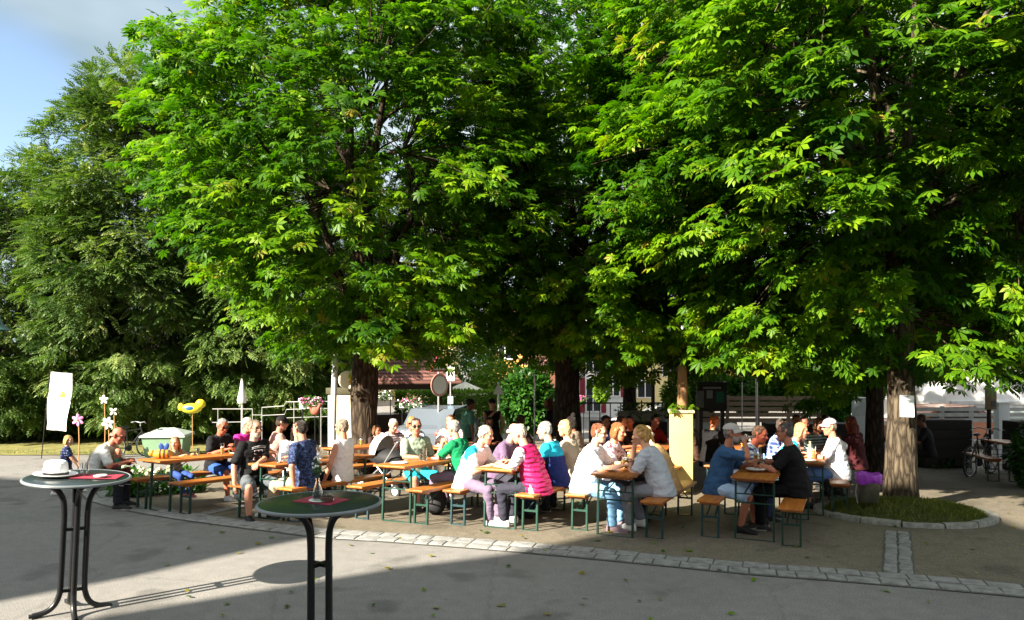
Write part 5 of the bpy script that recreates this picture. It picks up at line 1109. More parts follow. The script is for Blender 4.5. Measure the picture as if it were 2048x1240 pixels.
# ------------------------------------------------------------------ people
V3 = Vector
def paint_mat(name, rough=.6, var=.1, scale=14, bump=.1, bscale=60, sss=0.0, wave=None):
    if name in _mats: return _mats[name]
    m, t, b = newmat(name)
    at_ = t.nodes.new('ShaderNodeAttribute'); at_.attribute_name = 'paint'
    tc = t.nodes.new('ShaderNodeTexCoord')
    n = t.nodes.new('ShaderNodeTexNoise'); n.inputs['Scale'].default_value = scale; n.inputs['Detail'].default_value = 5; t.links.new(tc.outputs['Object'], n.inputs['Vector'])
    mr = t.nodes.new('ShaderNodeMapRange'); mr.inputs['To Min'].default_value = 1-var; mr.inputs['To Max'].default_value = 1+var; t.links.new(n.outputs['Fac'], mr.inputs['Value'])
    mu = t.nodes.new('ShaderNodeVectorMath'); mu.operation = 'SCALE'; t.links.new(at_.outputs['Color'], mu.inputs[0]); t.links.new(mr.outputs[0], mu.inputs['Scale'])
    t.links.new(mu.outputs[0], b.inputs['Base Color'])
    n2 = t.nodes.new('ShaderNodeTexNoise') if not wave else t.nodes.new('ShaderNodeTexWave')
    n2.inputs['Scale'].default_value = bscale
    if wave: n2.bands_direction = wave; n2.inputs['Distortion'].default_value = 2.5; n2.inputs['Detail'].default_value = 2
    else: n2.inputs['Detail'].default_value = 4
    t.links.new(tc.outputs['Object'], n2.inputs['Vector'])
    bn = t.nodes.new('ShaderNodeBump'); bn.inputs['Strength'].default_value = bump; bn.inputs['Distance'].default_value = .02
    t.links.new(n2.outputs['Fac'], bn.inputs['Height']); t.links.new(bn.outputs[0], b.inputs['Normal'])
    b.inputs['Roughness'].default_value = rough; b.inputs['Specular IOR Level'].default_value = .3
    if sss: b.inputs['Subsurface Weight'].default_value = sss; b.inputs['Subsurface Radius'].default_value = (.01, .004, .002)
    _mats[name] = m; return m
M_SKIN = paint_mat('skin', .52, .10, 25, .05, 90)
M_CLOTH = paint_mat('woven cloth', .85, .10, 9, .55, 11)
M_QUILT = paint_mat('quilted cloth', .55, .08, 9, .8, 5.2, wave='Z')
M_HAIR = paint_mat('hair', .5, .28, 60, .6, 45, wave='X')
M_SHOE = paint_mat('shoe leather', .55, .15, 20, .2, 60)
REM = []
def ik(a, c, l1, l2, pole):
    d = c-a; L_ = d.length; u = d.normalized(); dd = min(L_, .995*(l1+l2)); dd = max(dd, abs(l1-l2)+.02)
    c = a+u*dd; x = (l1*l1-l2*l2+dd*dd)/(2*dd); h = math.sqrt(max(l1*l1-x*x, 0)); p = (pole-u*pole.dot(u)); p = p.normalized() if p.length > 1e-6 else V3((0, 0, 1))
    return a+u*x+p*h, c
def remesh(mb, name, m, parent, vox, sm, paint, scale):
    mb.v = [tuple(V3(p)*scale) for p in mb.v]
    o = mb.build(name, m, parent, ang=180)
    md = o.modifiers.new('r', 'REMESH'); md.mode = 'VOXEL'; md.voxel_size = vox; md.use_smooth_shade = True
    if sm: s_ = o.modifiers.new('s', 'SMOOTH'); s_.factor = .5; s_.iterations = sm
    REM.append((o, paint, scale)); return o
def solid(c): return lambda P: np.tile(np.array(col3(c)), (len(P), 1))
def person(x, y, hd, label, skin='#c98f72', shirt='#888888', sl='short', pants='#333344', pl='long', hair='#6b5a48', hs='short', lean=12, hy=0, hp=8, hl=None, hr=None,
           g=1.0, s=1.0, seat=.475, stand=False, feet=None, glasses=None, cap=None, beard=None, spaint=None, sm_=None, vox=.010, twist=0, roll=0, shoe='#2a2a2a', group='guests in the beer garden', z=None, kh=None, shirtlen=.10, neck=.078, holds=None, scarf=None, bag=None):
    root = thing('person', label, 'person', (x, y, gz(y) if z is None else z), -R(hd), group)
    far = vox > .013
    X0 = V3((1, 0, 0)); Y0 = V3((0, 1, 0)); Z0 = V3((0, 0, 1))
    hipz = .90 if stand else seat/s+.085
    ln = R(lean); rl = R(roll)
    def sp(k): a = ln*k; return V3((math.sin(rl*k)*math.cos(a), math.sin(a), math.cos(a)*math.cos(rl*k)))
    u1, u2 = sp(.65), sp(1.15)
    pel = V3((0, 0, hipz)); waist = pel+u1*.20; chest = waist+sp(.95)*.17; nb = chest+u2*.145
    tw = R(twist)
    XA = (Matrix.Rotation(-tw, 3, u2) @ X0).normalized()
    XA = (XA-u2*XA.dot(u2)).normalized(); FA = u2.cross(XA).normalized()
    XW = (Matrix.Rotation(-tw*.5, 3, 'Z') @ X0); FW = sp(.95).cross(XW).normalized()
    shw = .172+.012*(g-1)
    S_ = [nb-u2*.062+XA*(k*shw) for k in (-1, 1)]
    # head frame
    q = Matrix.Rotation(-tw-R(hy), 3, 'Z') @ Matrix.Rotation(-R(hp), 3, 'X')
    hx, hf, hu = q @ X0, q @ Y0, q @ Z0
    if roll: rq = Matrix.Rotation(rl*.5, 3, hf); hx, hu = rq @ hx, rq @ hu
    nd = (u2*.6+Z0*.5+hf*.12).normalized()
    hc = nb+nd*.085+hu*.085+hf*.028
    big = 1.0 if s > .8 else 1.22                     # children have larger heads
    def hp_(x_, y_, z_): return hc+(hx*x_+hf*y_+hu*z_)*big
    # ---- body (one continuous skin mesh)
    b = MB()
    prof = [(-.118, .024, .070, .035), (-.100, .044, .084, .0), (-.070, .057, .089, -.035), (-.035, .066, .088, -.072), (.0, .071, .084, -.090), (.03, .074, .087, -.099), (.062, .074, .084, -.099), (.09, .066, .068, -.086), (.11, .047, .04, -.06), (.121, .018, .004, -.026)]
    b.loft([(hp_(0, (f+k)/2, zz), hx, hf, w*big, (f-k)/2*big) for zz, w, f, k in prof], 18)
    b.rcone(hp_(0, .086, .018), hp_(0, .106, -.022), .009*big, .0145*big, 8); b.ell(hp_(-.013, .092, -.025), .011*big, seg=8, rings=6); b.ell(hp_(.013, .092, -.025), .011*big, seg=8, rings=6)
    b.rcone(hp_(-.016, .083, -.055), hp_(.016, .083, -.055), .011*big, .011*big, 8)
    b.rcone(hp_(-.045, .072, .034), hp_(.045, .072, .034), .014*big, .014*big, 8)
    b.ell(hp_(0, .066, -.1), (.022*big,)*3, seg=8, rings=6)
    for k in (-1, 1):
        b.rcone(hp_(k*.073, -.012, -.028), hp_(k*.080, -.02, .022), .012*big, .016*big, 8)
        b.ell(hp_(k*.042, .058, -.018), .026*big, seg=8, rings=6)
    b.rcone(nb-u2*.03, hp_(0, -.02, -.05), .058*(.9+.1*g), .053, 12)
    b.loft([(pel-u1*.08, X0, V3((0, 1, 0)), .12, .09), (pel+u1*.05, X0, Y0, .14, .10), (waist, XW, FW, .125, .09), (chest, XA, FA, .145, .095), (nb-u2*.05, XA, FA, .13, .07), (nb, XA, FA, .06, .05)], 16)
    hands = []
    defs = ((-.14, .40, .80), (.14, .40, .80)) if not stand else ((-.24, .06, .80), (.24, .06, .80))
    arms = []
    for i, (k, h) in enumerate(((-1, hl), (1, hr))):
        tgt = V3(defs[i] if h is None else h[:3]); tgt = tgt if h is None or len(h) < 4 else tgt
        if s != 1.0 and h is not None: tgt = tgt/s
        if h is None and s != 1.0 and not stand: tgt = V3((k*.12, .32, .80/s if .80/s < hipz+.40 else hipz+.28))
        pole = (V3((k*.75, -.35, -.75)))
        e, w = ik(S_[i], tgt, .285, .255, pole); arms.append((S_[i], e, w))
        ft = .9+.1*g
        b.rcone(S_[i], e, .050*ft, .039*ft, 12); b.rcone(e, e.lerp(w, .35), .039*ft, .040*ft, 12); b.rcone(e.lerp(w, .35), w, .040*ft, .027, 12)
        fd = (w-e).normalized(); fd = (fd+V3((0, 0, -.10))).normalized()
        pn = (V3((0, 0, -1))-fd*fd.dot(V3((0, 0, -1)))); pn = pn.normalized() if pn.length > .2 else V3((-k, 0, 0)); la = fd.cross(pn).normalized()
        inner = la if la.dot(X0*(-k)) > 0 else -la
        if far: b.loft([(w, la, pn, .026, .019), (w+fd*.06, la, pn, .042, .017), (w+fd*.13-Z0*.0+pn*.012, la, pn, .036, .013), (w+fd*.165+pn*.03, la, pn, .018, .010)], 10)
        else:
            b.loft([(w-fd*.01, la, pn, .026, .020), (w+fd*.035, la, pn, .036, .017), (w+fd*.088, la, pn, .043, .014)], 12)
            for j, (o_, l_) in enumerate(((.032, .064), (.011, .074), (-.010, .070), (-.030, .056))):
                p0 = w+fd*.084+inner*o_; c1 = R(22+6*j); p1 = p0+(fd*math.cos(c1)+pn*math.sin(c1)+inner*(.10*(1.5-j)*.35))*l_*.55; c2 = R(62+6*j); p2 = p1+(fd*math.cos(c2)+pn*math.sin(c2))*l_*.5
                b.rcone(p0, p1, .0095, .0088, 7); b.rcone(p1, p2, .0088, .0078, 7)
            t0 = w+fd*.03+inner*.028; t1 = t0+(fd*.6+inner*.75+pn*.35).normalized()*.036; t2 = t1+(fd*.85+inner*.15+pn*.5).normalized()*.03
            b.rcone(t0, t1, .0125, .0105, 7); b.rcone(t1, t2, .0105, .0088, 7)
        hands.append((w, fd, pn, la))
    legs = []
    for i, k in enumerate((-1, 1)):
        hip = pel+V3((k*.088, 0, -.02)); ft = feet[i] if feet else None
        if stand: ank = V3((k*.10, 0, .085)) if ft is None else V3(ft)/s
        else: ank = V3((k*.13, .40, .085)) if ft is None else V3(ft)/s
        pole = V3((k*.25, 1, .2)) if stand else V3((k*.28, .7, 1.0))
        kn, ank = ik(hip, ank, .425, .415, pole); legs.append((hip, kn, ank))
        b.rcone(hip, kn, .072*g, .05, 12); b.rcone(kn, kn.lerp(ank, .3)-V3((0, .012, 0)), .05, .054, 12); b.rcone(kn.lerp(ank, .3)-V3((0, .012, 0)), ank, .054, .034, 12)
        b.rcone(ank, ank+V3((k*.015, .09, -.05)), .032, .018, 10)
    sk = np.array(lin(skin)); hcol = np.array(lin(hair)); bc = np.array(lin(beard)) if beard else None
    Hm = np.array([list(hx), list(hf), list(hu)]); Hc = np.array(hc)
    def paint(P):
        c = np.tile(sk, (len(P), 1)); L_ = (P-Hc) @ Hm.T/big; a = np.abs(L_[:, 0])
        near = np.linalg.norm(L_, axis=1) < .17
        c[near & (L_[:, 1] > .03) & (a > .02) & (a < .06) & (abs(L_[:, 2]+.03) < .03)] *= np.array([1.05, .92, .9])
        if bc is not None: c[near & (L_[:, 2] < -.034) & (L_[:, 1] > .0) & ((L_[:, 2] < -.06) | (a > .028) | (abs(L_[:, 2]+.04) < .008))] = bc
        c[near & (a < .025) & (abs(L_[:, 2]+.056) < .0075) & (L_[:, 1] > .07)] = sk*np.array([.75, .42, .42])
        c[near & (abs(a-.031) < .0125) & (abs(L_[:, 2]-.010) < .007) & (L_[:, 1] > .05)] = (.03, .022, .018)
        c[near & (abs(a-.031) < .020) & (abs(L_[:, 2]-.034) < .0065) & (L_[:, 1] > .05)] = hcol*.5+sk*.12
        return c
    remesh(b, 'body', M_SKIN, root, vox*.92, 2, paint, s)
    # ---- shirt
    b = MB(); bl = g-1
    def SW(k): return k*(.93+.07*g) if g < 1 else k*(1+.55*bl)
    b.loft([(pel-u1*shirtlen, X0, Y0, SW(.185), .145+.10*bl), (pel+u1*.03, X0, Y0, SW(.180), .135+.16*bl), (waist-u1*.05+FW*.05*bl, XW, FW, SW(.165), .118+.17*bl), (waist+u1*.08+FW*.03*bl, XW, FW, SW(.168), .118+.10*bl), (chest+FA*.008, XA, FA, SW(.188), .122+.05*bl), (nb-u2*.075, XA, FA, SW(.183), .103), (nb-u2*.035, XA, FA, .135, .085), (nb-u2*.002, XA, FA, neck, .068)], 22, p=2.3)
    for i in range(2):
        sh, e, w = arms[i]
        if sl == 'none': b.ell(sh-XA*(-1 if i == 0 else 1)*.02, .062, seg=10, rings=8); continue
        b.rcone(sh, sh.lerp(e, .75 if sl == 'short' else 1), .068*(.9+.1*g), .060*(.9+.1*g) if sl == 'short' else .050, 12)
        if sl == 'short': d_ = (e-sh).normalized(); b.tube([sh.lerp(e, .62), sh.lerp(e, .84)], [.060*(.9+.1*g), .064*(.9+.1*g)], 12)
        if sl == 'long': b.rcone(e, e.lerp(w, .93), .050, .037, 12)
    remesh(b, 'shirt', sm_ or M_CLOTH, root, vox*1.12, 3, spaint or solid(shirt), s)
    if any(k_ in label for k_ in ('polo', 'vest', 'white shirt', 'patterned', 'checked shirt', 'purple', 'plaid', 'green shirt')) and 'raspberry' not in label:
        b = MB(); vs = []; m_ = 22
        for (dz_, ra, rb) in ((-.030, .098, .090), (.012, .080, .073), (.016, .074, .067), (-.012, .079, .073)):
            for k_ in range(m_+1): t_ = R(105+330*k_/m_); vs.append(nb+u2*(dz_-.018*max(0, math.sin(t_)))+XA*(ra*math.cos(t_))+FA*(rb*math.sin(t_)+.004))
        b.add(vs, [(r_*(m_+1)+k_, r_*(m_+1)+k_+1, (r_+1)*(m_+1)+k_+1, (r_+1)*(m_+1)+k_) for r_ in range(3) for k_ in range(m_)])
        b.v = [tuple(V3(p)*s) for p in b.v]; o = b.build('collar', M_CLOTH, root); c_ = col3(shirt); setpaint(o, tuple(q_*.8+.01 for q_ in c_))
    # ---- trousers / shorts
    b = MB(); gp = 1+.45*(g-1)
    b.loft([(pel-V3((0, 0, .085)), X0, Y0, .158*gp, .125*gp), (pel, X0, Y0, .164*gp, .125*gp), (pel+u1*.07, X0, Y0, .15*gp, .11*gp)], 18, p=2.4)
    for hip, kn, ank in legs:
        if pl == 'short': e_ = hip.lerp(kn, .86); b.rcone(hip, e_, .090*gp, .078*gp, 14); b.tube([hip.lerp(kn, .6), hip.lerp(kn, .97)], [.085*gp, .084*gp], 14)
        else:
            b.rcone(hip, kn, .088*gp, .068, 14); b.rcone(kn, ank.lerp(kn, .12), .066, .055, 14); b.tube([kn.lerp(ank, .6), kn.lerp(ank, .95)], [.058, .06], 14)
    remesh(b, 'trousers' if pl == 'long' else 'shorts', M_CLOTH, root, vox*1.2, 3, solid(pants), s)
    # ---- shoes
    for i, (hip, kn, ank) in enumerate(legs):
        k = -1 if i == 0 else 1; fdir = V3((k*.12, 1, 0)).normalized(); sd = V3((fdir.y, -fdir.x, 0)); a0 = V3((ank.x, ank.y, ank.z-.085))
        b = MB(); b.loft([(a0-fdir*.072+Z0*.045, sd, Z0, .026, .040), (a0-fdir*.045+Z0*.056, sd, Z0, .040, .056), (a0+Z0*.060, sd, Z0, .044, .060), (a0+fdir*.045+Z0*.056, sd, Z0, .045, .056), (a0+fdir*.10+Z0*.042, sd, Z0, .048, .043), (a0+fdir*.165+Z0*.032, sd, Z0, .044, .033), (a0+fdir*.20+Z0*.026, sd, Z0, .028, .024), (a0+fdir*.212+Z0*.022, sd, Z0, .012, .014)], 16, p=2.6)
        b.v = [tuple(V3(p)*s) for p in b.v]; o = b.build('shoe', M_SHOE, root); setpaint(o, lin(shoe), (lin('#d8d4cc'), .024*s) if len(label) % 3 else None)
    # ---- hair / cap
    if hs != 'none':
        b = MB()
        if hs == 'bald':
            for k in (-1, 1): b.rcone(hp_(k*.064, -.045, .0), hp_(k*.045, -.085, -.02), .024*big, .026*big, 10)
            b.rcone(hp_(-.045, -.083, -.01), hp_(.045, -.083, -.01), .027*big, .027*big, 10)
        else:
            b.ell(hp_(0, -.012, .058), .1, 0, None) if False else None
            T = Matrix((list(hx)+[0], list(hf)+[0], list(hu)+[0], [0, 0, 0, 1])).transposed()
            b.ell(hp_(0, -.018, .062), tuple(q_*big for q_ in (.079, .093, .069)), 0, T); b.ell(hp_(0, -.052, .012), tuple(q_*big for q_ in (.080, .060, .086)), 0, T)
            rd = random.Random(len(label))
            for _ in range(26 if hs != 'short' else 34):
                a_ = rd.uniform(0, 6.28); e_2 = rd.uniform(.1, 1.5); r_0 = hp_(.074*math.cos(a_)*math.cos(e_2), -.022+.088*math.sin(a_)*math.cos(e_2), .055+.068*math.sin(e_2)); dv = V3((rd.uniform(-1, 1), rd.uniform(-1, 1), rd.uniform(-.3, .3)))*.022; b.rcone(r_0, r_0+dv, .010, .006, 6)
            for k in (-1, 1): b.rcone(hp_(k*.068, .022, .05), hp_(k*.072, -.03, .0), .016*big, .022*big, 8)
            if hs in ('bob', 'long', 'pony', 'bun'):
                for k in (-1, 1): b.rcone(hp_(k*.07, .0, .03), hp_(k*.077, -.025, -.075 if hs != 'pony' else -.01), .026*big, .030*big, 10)
                b.ell(hp_(0, -.06, -.03), tuple(q_*big for q_ in (.082, .056, .09)), 0, T)
            if hs == 'long':
                for k in (-1, 1): b.rcone(hp_(k*.077, -.025, -.07), hp_(k*.085, -.015, -.22), .03, .024, 10)
                b.rcone(hp_(-.03, -.085, -.05), hp_(-.03, -.09, -.25), .05, .04, 10); b.rcone(hp_(.03, -.085, -.05), hp_(.03, -.09, -.25), .05, .04, 10)
            if hs == 'bun': b.ell(hp_(0, -.07, .14), (.046*big,)*3)
            if hs == 'pony': b.rcone(hp_(0, -.11, .03), hp_(0, -.15, -.10), .032, .018, 10); b.ell(hp_(0, -.115, .04), .03)
            if hs == 'curly':
                rd = random.Random(len(label))
                for _ in range(60):
                    v = V3((rd.gauss(0, 1), rd.gauss(-.4, 1), abs(rd.gauss(.3, 1)))).normalized(); b.ell(hp_(v.x*.085, -.02+v.y*.095, .03+v.z*.088), rd.uniform(.016, .028), seg=7, rings=5)
        remesh(b, 'hair', M_HAIR, root, .0085 if not far else .012, 1, solid(hair), s)
    if cap:
        co = thing.__globals__['bpy'].data.objects.new('cap', None) if False else None
        T = Matrix((list(hx)+[0], list(hf)+[0], list(hu)+[0], [0, 0, 0, 1])).transposed()
        b = MB(); pr = []
        for k in range(10): a = R(k*10); pr.append((.0885*math.cos(a), .075*math.sin(a)))
        b.lathe(pr, 26, 0, Matrix.Translation(hp_(0, -.012, .058)) @ T @ Matrix.Diagonal((1.0, 1.16, 1.05, 1)))
        bill = []
        for j in range(3):
            for i in range(11): a = R(-75+150*i/10); r_ = (.086, .125, .155)[j]; bill.append(hp_(.0+math.sin(a)*(.086+.004*j), -.012+math.cos(a)*r_*1.05, .066-.012*j-.03*abs(math.sin(a))**2*(j/2)))
        nb_ = len(bill); bb = [tuple(p) for p in bill]+[tuple(p-hu*.006) for p in bill]
        b.add(bb, [(j*11+i, j*11+i+1, (j+1)*11+i+1, (j+1)*11+i) for j in range(2) for i in range(10)]+[(nb_+j*11+i, nb_+(j+1)*11+i, nb_+(j+1)*11+i+1, nb_+j*11+i+1) for j in range(2) for i in range(10)]+[(22+i, 23+i, nb_+23+i, nb_+22+i) for i in range(10)])
        b.v = [tuple(V3(p)*s) for p in b.v]; o = b.build('cap', M_CLOTH, root); setpaint(o, lin(cap))
    if glasses:
        b = MB()
        for k in (-1, 1):
            c = hp_(k*.033, .100, .010); ring = [c+(hx*math.cos(2*math.pi*j/14)*.026+hu*math.sin(2*math.pi*j/14)*.019)*big-hf*(.008*abs(math.cos(2*math.pi*j/14))) for j in range(15)]
            b.tube(ring, .0032, 5, cap=False); b.tube([c+hx*k*.026-hf*.004, hp_(k*.078, .06, .016), hp_(k*.08, -.02, .018)], .003, 5)
            if glasses == 'sun': b.add([tuple(p) for p in ring[:-1]], [tuple(range(14))])
        b.tube([hp_(-.008, .102, .012), hp_(.008, .102, .012)], .003, 5)
        b.v = [tuple(V3(p)*s) for p in b.v]; b.build('glasses', M_BLACK, root)
    return dict(root=root, hands=hands, head=hc, nb=nb, chest=chest, FA=FA, XA=XA, u2=u2, waist=waist, arms=arms, s=s)
def setpaint(o, c, sole=None):
    n = len(o.data.vertices); a = o.data.attributes.new('paint', 'FLOAT_COLOR', 'POINT')
    A_ = np.tile(np.array(list(c)+[1.0], np.float32), (n, 1))
    if sole:
        z = np.array([v.co.z for v in o.data.vertices]); A_[z < z.min()+sole[1], :3] = sole[0]
    a.data.foreach_set('color', A_.ravel())
def to_world(p, v): return p['root'].matrix_basis @ (V3(v)*p['s'])
def flush_people():
    bpy.context.view_layer.update(); dg = bpy.context.evaluated_depsgraph_get()
    for o, paint, scale in REM:
        me = bpy.data.meshes.new_from_object(o.evaluated_get(dg)); old = o.data; m = list(old.materials)
        o.modifiers.clear(); o.data = me; me.name = o.name; bpy.data.meshes.remove(old)
        me.materials.clear(); [me.materials.append(x) for x in m]
        n = len(me.vertices); P = np.empty(n*3, np.float32); me.vertices.foreach_get('co', P); P = P.reshape(-1, 3)/scale
        kind = o.name.split('.')[0]
        if kind in ('shirt', 'trousers', 'shorts', 'hair'):     # folds in the cloth, locks in the hair
            Nr = np.array([v.vector for v in me.vertex_normals]); sd = (hash_ := sum(map(ord, o.parent['label'])) % 97)
            if kind == 'hair': D = np.array([.0055*mnoise.noise(Vector((p[0]*70+sd, p[1]*45, p[2]*38)))-.002 for p in P])
            else: D = np.array([.020*(.42-abs(mnoise.noise(Vector((p[0]*6.5+p[2]*5+sd, p[1]*6.5, p[2]*12-p[0]*4)))))+.009*(.4-abs(mnoise.noise(Vector((p[0]*15+sd, p[1]*15, p[2]*22))))) for p in P])
            me.vertices.foreach_set('co', ((P+Nr*D[:, None])*scale).astype(np.float32).ravel())
        c = np.ones((n, 4), np.float32); c[:, :3] = paint(P)
        if kind == 'hair': c[:, :3] *= np.array([.72+.75*(mnoise.noise(Vector((p[0]*55+sd, p[1]*30, p[2]*26)))+.35) for p in P])[:, None].clip(.35, 1.25)
        a = me.attributes.new('paint', 'FLOAT_COLOR', 'POINT'); a.data.foreach_set('color', c.ravel())
        me.polygons.foreach_set('use_smooth', [True]*len(me.polygons)); me.polygons.foreach_set('material_index', [0]*len(me.polygons))
def stripes(c1, c2, ax, per, w=.5):
    a1, a2 = np.array(col3(c1)), np.array(col3(c2))
    return lambda P: np.where((((P[:, ax]/per) % 1) < w)[:, None], a1, a2)
def blotch(c1, c2, sc, th=.05, seed=0):
    a1, a2 = np.array(col3(c1)), np.array(col3(c2))
    def f(P): k = np.array([mnoise.noise(Vector((p[0]*sc+seed, p[1]*sc, p[2]*sc*1.6))) for p in P]); return np.where((np.abs(k) < th*1.6)[:, None], a2, np.where((k > .28)[:, None], a2*.6, a1))
    return f
def plaid(c1, c2, c3):
    a1, a2, a3 = (np.array(col3(c)) for c in (c1, c2, c3))
    def f(P): u = ((P[:, 0]/.07) % 1) < .35; v = ((P[:, 2]/.07) % 1) < .35; return np.where((u & v)[:, None], a3, np.where((u | v)[:, None], a2, a1))
    return f
hl_, hr_ = 115, -65           # headings of people on the left and right benches
def sit(key, side, t, dn=0, turn=0): x, y = on_bench(key, side, t, dn); return x, y, (hl_ if side < 0 else hr_)+turn
TBL = [(-.16, .43, .815), (.13, .45, .815)]
# --- leftmost group
px_, py__ = gnd(131, 990)
person(px_, py__, 62, 'blond toddler in a dotted navy dress and pink leggings walking past the left standing table', '#d9a488', '#16224e', 'short', '#d0468f', 'long', '#c2a063', 'bob', 4, 25, 6, (-.2, .18, .52), (.2, .2, .5), s=.60, stand=True, feet=((-.10, .20, .06), (.07, -.17, .07)), shoe='#e8e4e4', shirtlen=.26, g=1.15, spaint=lambda P: np.where(((np.abs(((P[:, 0]/.075) % 1)-.5) < .15) & (np.abs(((P[:, 2]/.075) % 1)-.5) < .15))[:, None], np.array([.3, .35, .5]), np.array(lin('#16224e'))), group='children in the beer garden')
GPx, GPy = at(186, 0, 10.9).x, 10.9
GP = person(GPx, GPy, 82, 'bald grandfather in a beige vest leaning over a baby at the leftmost table', '#b06c56', '#d8d8d4', 'short', '#20222a', 'long', '#a08878', 'bald', 34, 5, 24, (-.05, .50, .74), (.10, .52, .72), g=1.22, seat=.44, glasses='clear', spaint=lambda P: np.where(((np.abs(P[:, 0]) < .165))[:, None], np.array(lin('#a79f88')), np.array(lin('#dcdcda'))))
person(GPx+.33, GPy-.02, 110, 'baby with a green bib held on the lap of the bald grandfather', '#c08368', '#7a2c2c', 'long', '#5a2020', 'long', '#a06a4a', 'bald', 12, 0, 10, (-.12, .22, .70), (.12, .22, .70), s=.47, seat=.50, feet=((-.06, .16, .42), (.06, .16, .42)), g=1.2, group='children in the beer garden', spaint=lambda P: np.where(((P[:, 1] > .08) & (np.abs(P[:, 0]) < .11) & (P[:, 2] > 1.3))[:, None], np.array(lin('#1f7a66')), np.array(lin('#7a2c2c'))))
person(*sit('T1', -1, .75), 'small child with long reddish blond hair on the bench behind the leftmost table', '#d09a7c', '#8f8a70', 'short', '#2f4a8c', 'long', '#a0623a', 'long', 8, 60, 4, (-.1, .30, .80), (.1, .30, .80), s=.66, seat=.475, feet=((-.07, .26, .18), (.07, .28, .20)), shoe='#c06a80', group='children in the beer garden')
P5 = person(*sit('T1', -1, 1.55), 'grey haired man in dark polo and sunglasses looking at a phone', '#b5684e', '#0c0d12', 'short', '#2a4f96', 'short', '#8e8c88', 'short', 12, 12, 20, (-.02, .36, .90), (.16, .38, .86), glasses='sun', g=1.08, feet=((-.16, .34, .085), (.12, .4, .085)), shoe='#dcdcdc')
ph = MB(); ph.box((0, 0, 0), (.075, .012, .15), 0, None, 0, .003); o = ph.build('phone', M_BLACK); o.location = to_world(P5, (.05, .49, .95)); o.rotation_euler = (R(-35), 0, -R(115)); tag(o, 'dark phone in the hands of the man in the dark polo', 'phone')
person(*sit('T1', -1, 2.1), 'white haired woman in a magenta blouse and glasses at the leftmost table', '#c78a70', '#b3207e', 'short', '#8f8aa0', 'long', '#b2ada4', 'short', 10, 6, 12, *TBL, glasses='clear', g=1.08, shoe='#e0e0e0')
P7 = person(*sit('T2', -1, .36, 0, 20), 'bearded man in a black T-shirt with a white print, one bare knee out', '#c48a70', '#06070a', 'short', '#50565a', 'short', '#7a6a5c', 'short', 3, 0, 2, (.10, .36, .80), (.30, .08, .50), glasses='clear', beard='#a89a8c', g=1.18, feet=((-.10, .30, .085), (.22, .34, .085)), shoe='#101012', vox=.009, twist=-8)
# white print on the chest
b = MB()
def chest_pt(p, u, v, off=.0): return p['chest']+p['XA']*u+p['u2']*v+p['FA']*(.124+.05*.18+off-.9*u*u-.3*v*v)
def cline(a, c, w):
    for k in range(6):
        q0, q1 = a.lerp(c, k/6), a.lerp(c, (k+1)/6); b.beam(chest_pt(P7, q0.x, q0.y, .006), chest_pt(P7, q1.x, q1.y, .006), w, .004)
for a, c in (((-.105, .075), (.0, .092)), ((.0, .092), (.105, .075)), ((-.105, .055), (.0, .072)), ((.0, .072), (.105, .055)), ((-.05, .03), (.07, .03)), ((-.05, .03), (-.05, -.02)), ((.01, .03), (.01, -.02)), ((.07, .03), (.07, -.02)), ((-.08, -.02), (.07, -.02)), ((-.08, -.02), (-.08, -.065)), ((-.02, -.02), (-.02, -.065)), ((.04, -.02), (.04, -.065)), ((-.08, -.065), (.08, -.065)), ((.08, -.065), (.08, -.10)), ((-.01, -.065), (-.01, -.10)), ((-.01, -.10), (.08, -.10))): cline(V3((*a, 0)), V3((*c, 0)), .012)
b.build('shirt_print', mat('white print', (.72, .73, .75), .8), P7['root'], smooth=False)
person(*sit('T2', -1, 1.15, .05, 35), 'dark haired woman in a white long sleeved top smiling beside the navy shirt', '#d6a58c', '#d5d5da', 'long', '#222230', 'long', '#2a1c16', 'long', 18, 15, 8, (-.15, .42, .82), (.10, .30, .95), g=.92)
person(*sit('T2', 1, .45), 'man in a navy patterned shirt and beige trousers seen from behind, leaning on the bench', '#b98066', '#1d2c52', 'short', '#b8a888', 'long', '#2a211c', 'short', 8, 15, 6, (-.28, -.02, .52), (.14, .42, .82), g=1.08, feet=((-.14, .56, .085), (.12, .42, .085)), shoe='#e6e2dc', spaint=blotch('#141d3a', '#4a5c88', 22, .035), vox=.009)
person(*sit('T2', 1, 1.2), 'woman in a sleeveless white top and dark glasses facing left', '#bd8268', '#dcd6d6', 'none', '#101014', 'long', '#8a7a68', 'short', -4, 0, 2, (-.26, .10, .52), (.24, .10, .50), glasses='sun', g=.98, neck=.085)
person(*at(548, 0, 12.9).xy, 60, 'person in a black cap and pinkish shirt behind the bearded man', '#b57a66', '#b58a80', 'short', '#222222', 'long', '#4a3a30', 'short', 10, 10, 8, cap='#0a0a0e', vox=.015, g=1.1)
# --- T3
person(*sit('T3', -1, 1.55, 0, 34), 'smiling woman in a sage green polo shirt and turquoise shorts with dark glasses', '#bd7c64', '#8b9a86', 'short', '#1aa3b4', 'short', '#3a2c28', 'short', 2, 14, 2, (-.20, .10, .53), (.14, .42, .82), glasses='sun', g=1.02, vox=.009)
person(*sit('T3', 1, 1.4), 'grey haired woman in a green shirt facing left with her hand at her chin', '#c08a74', '#067a4c', 'short', '#7d6c80', 'long', '#9a948c', 'short', 16, 10, 10, (-.06, .34, 1.0), (.12, .42, .82), g=1.12, vox=.009)
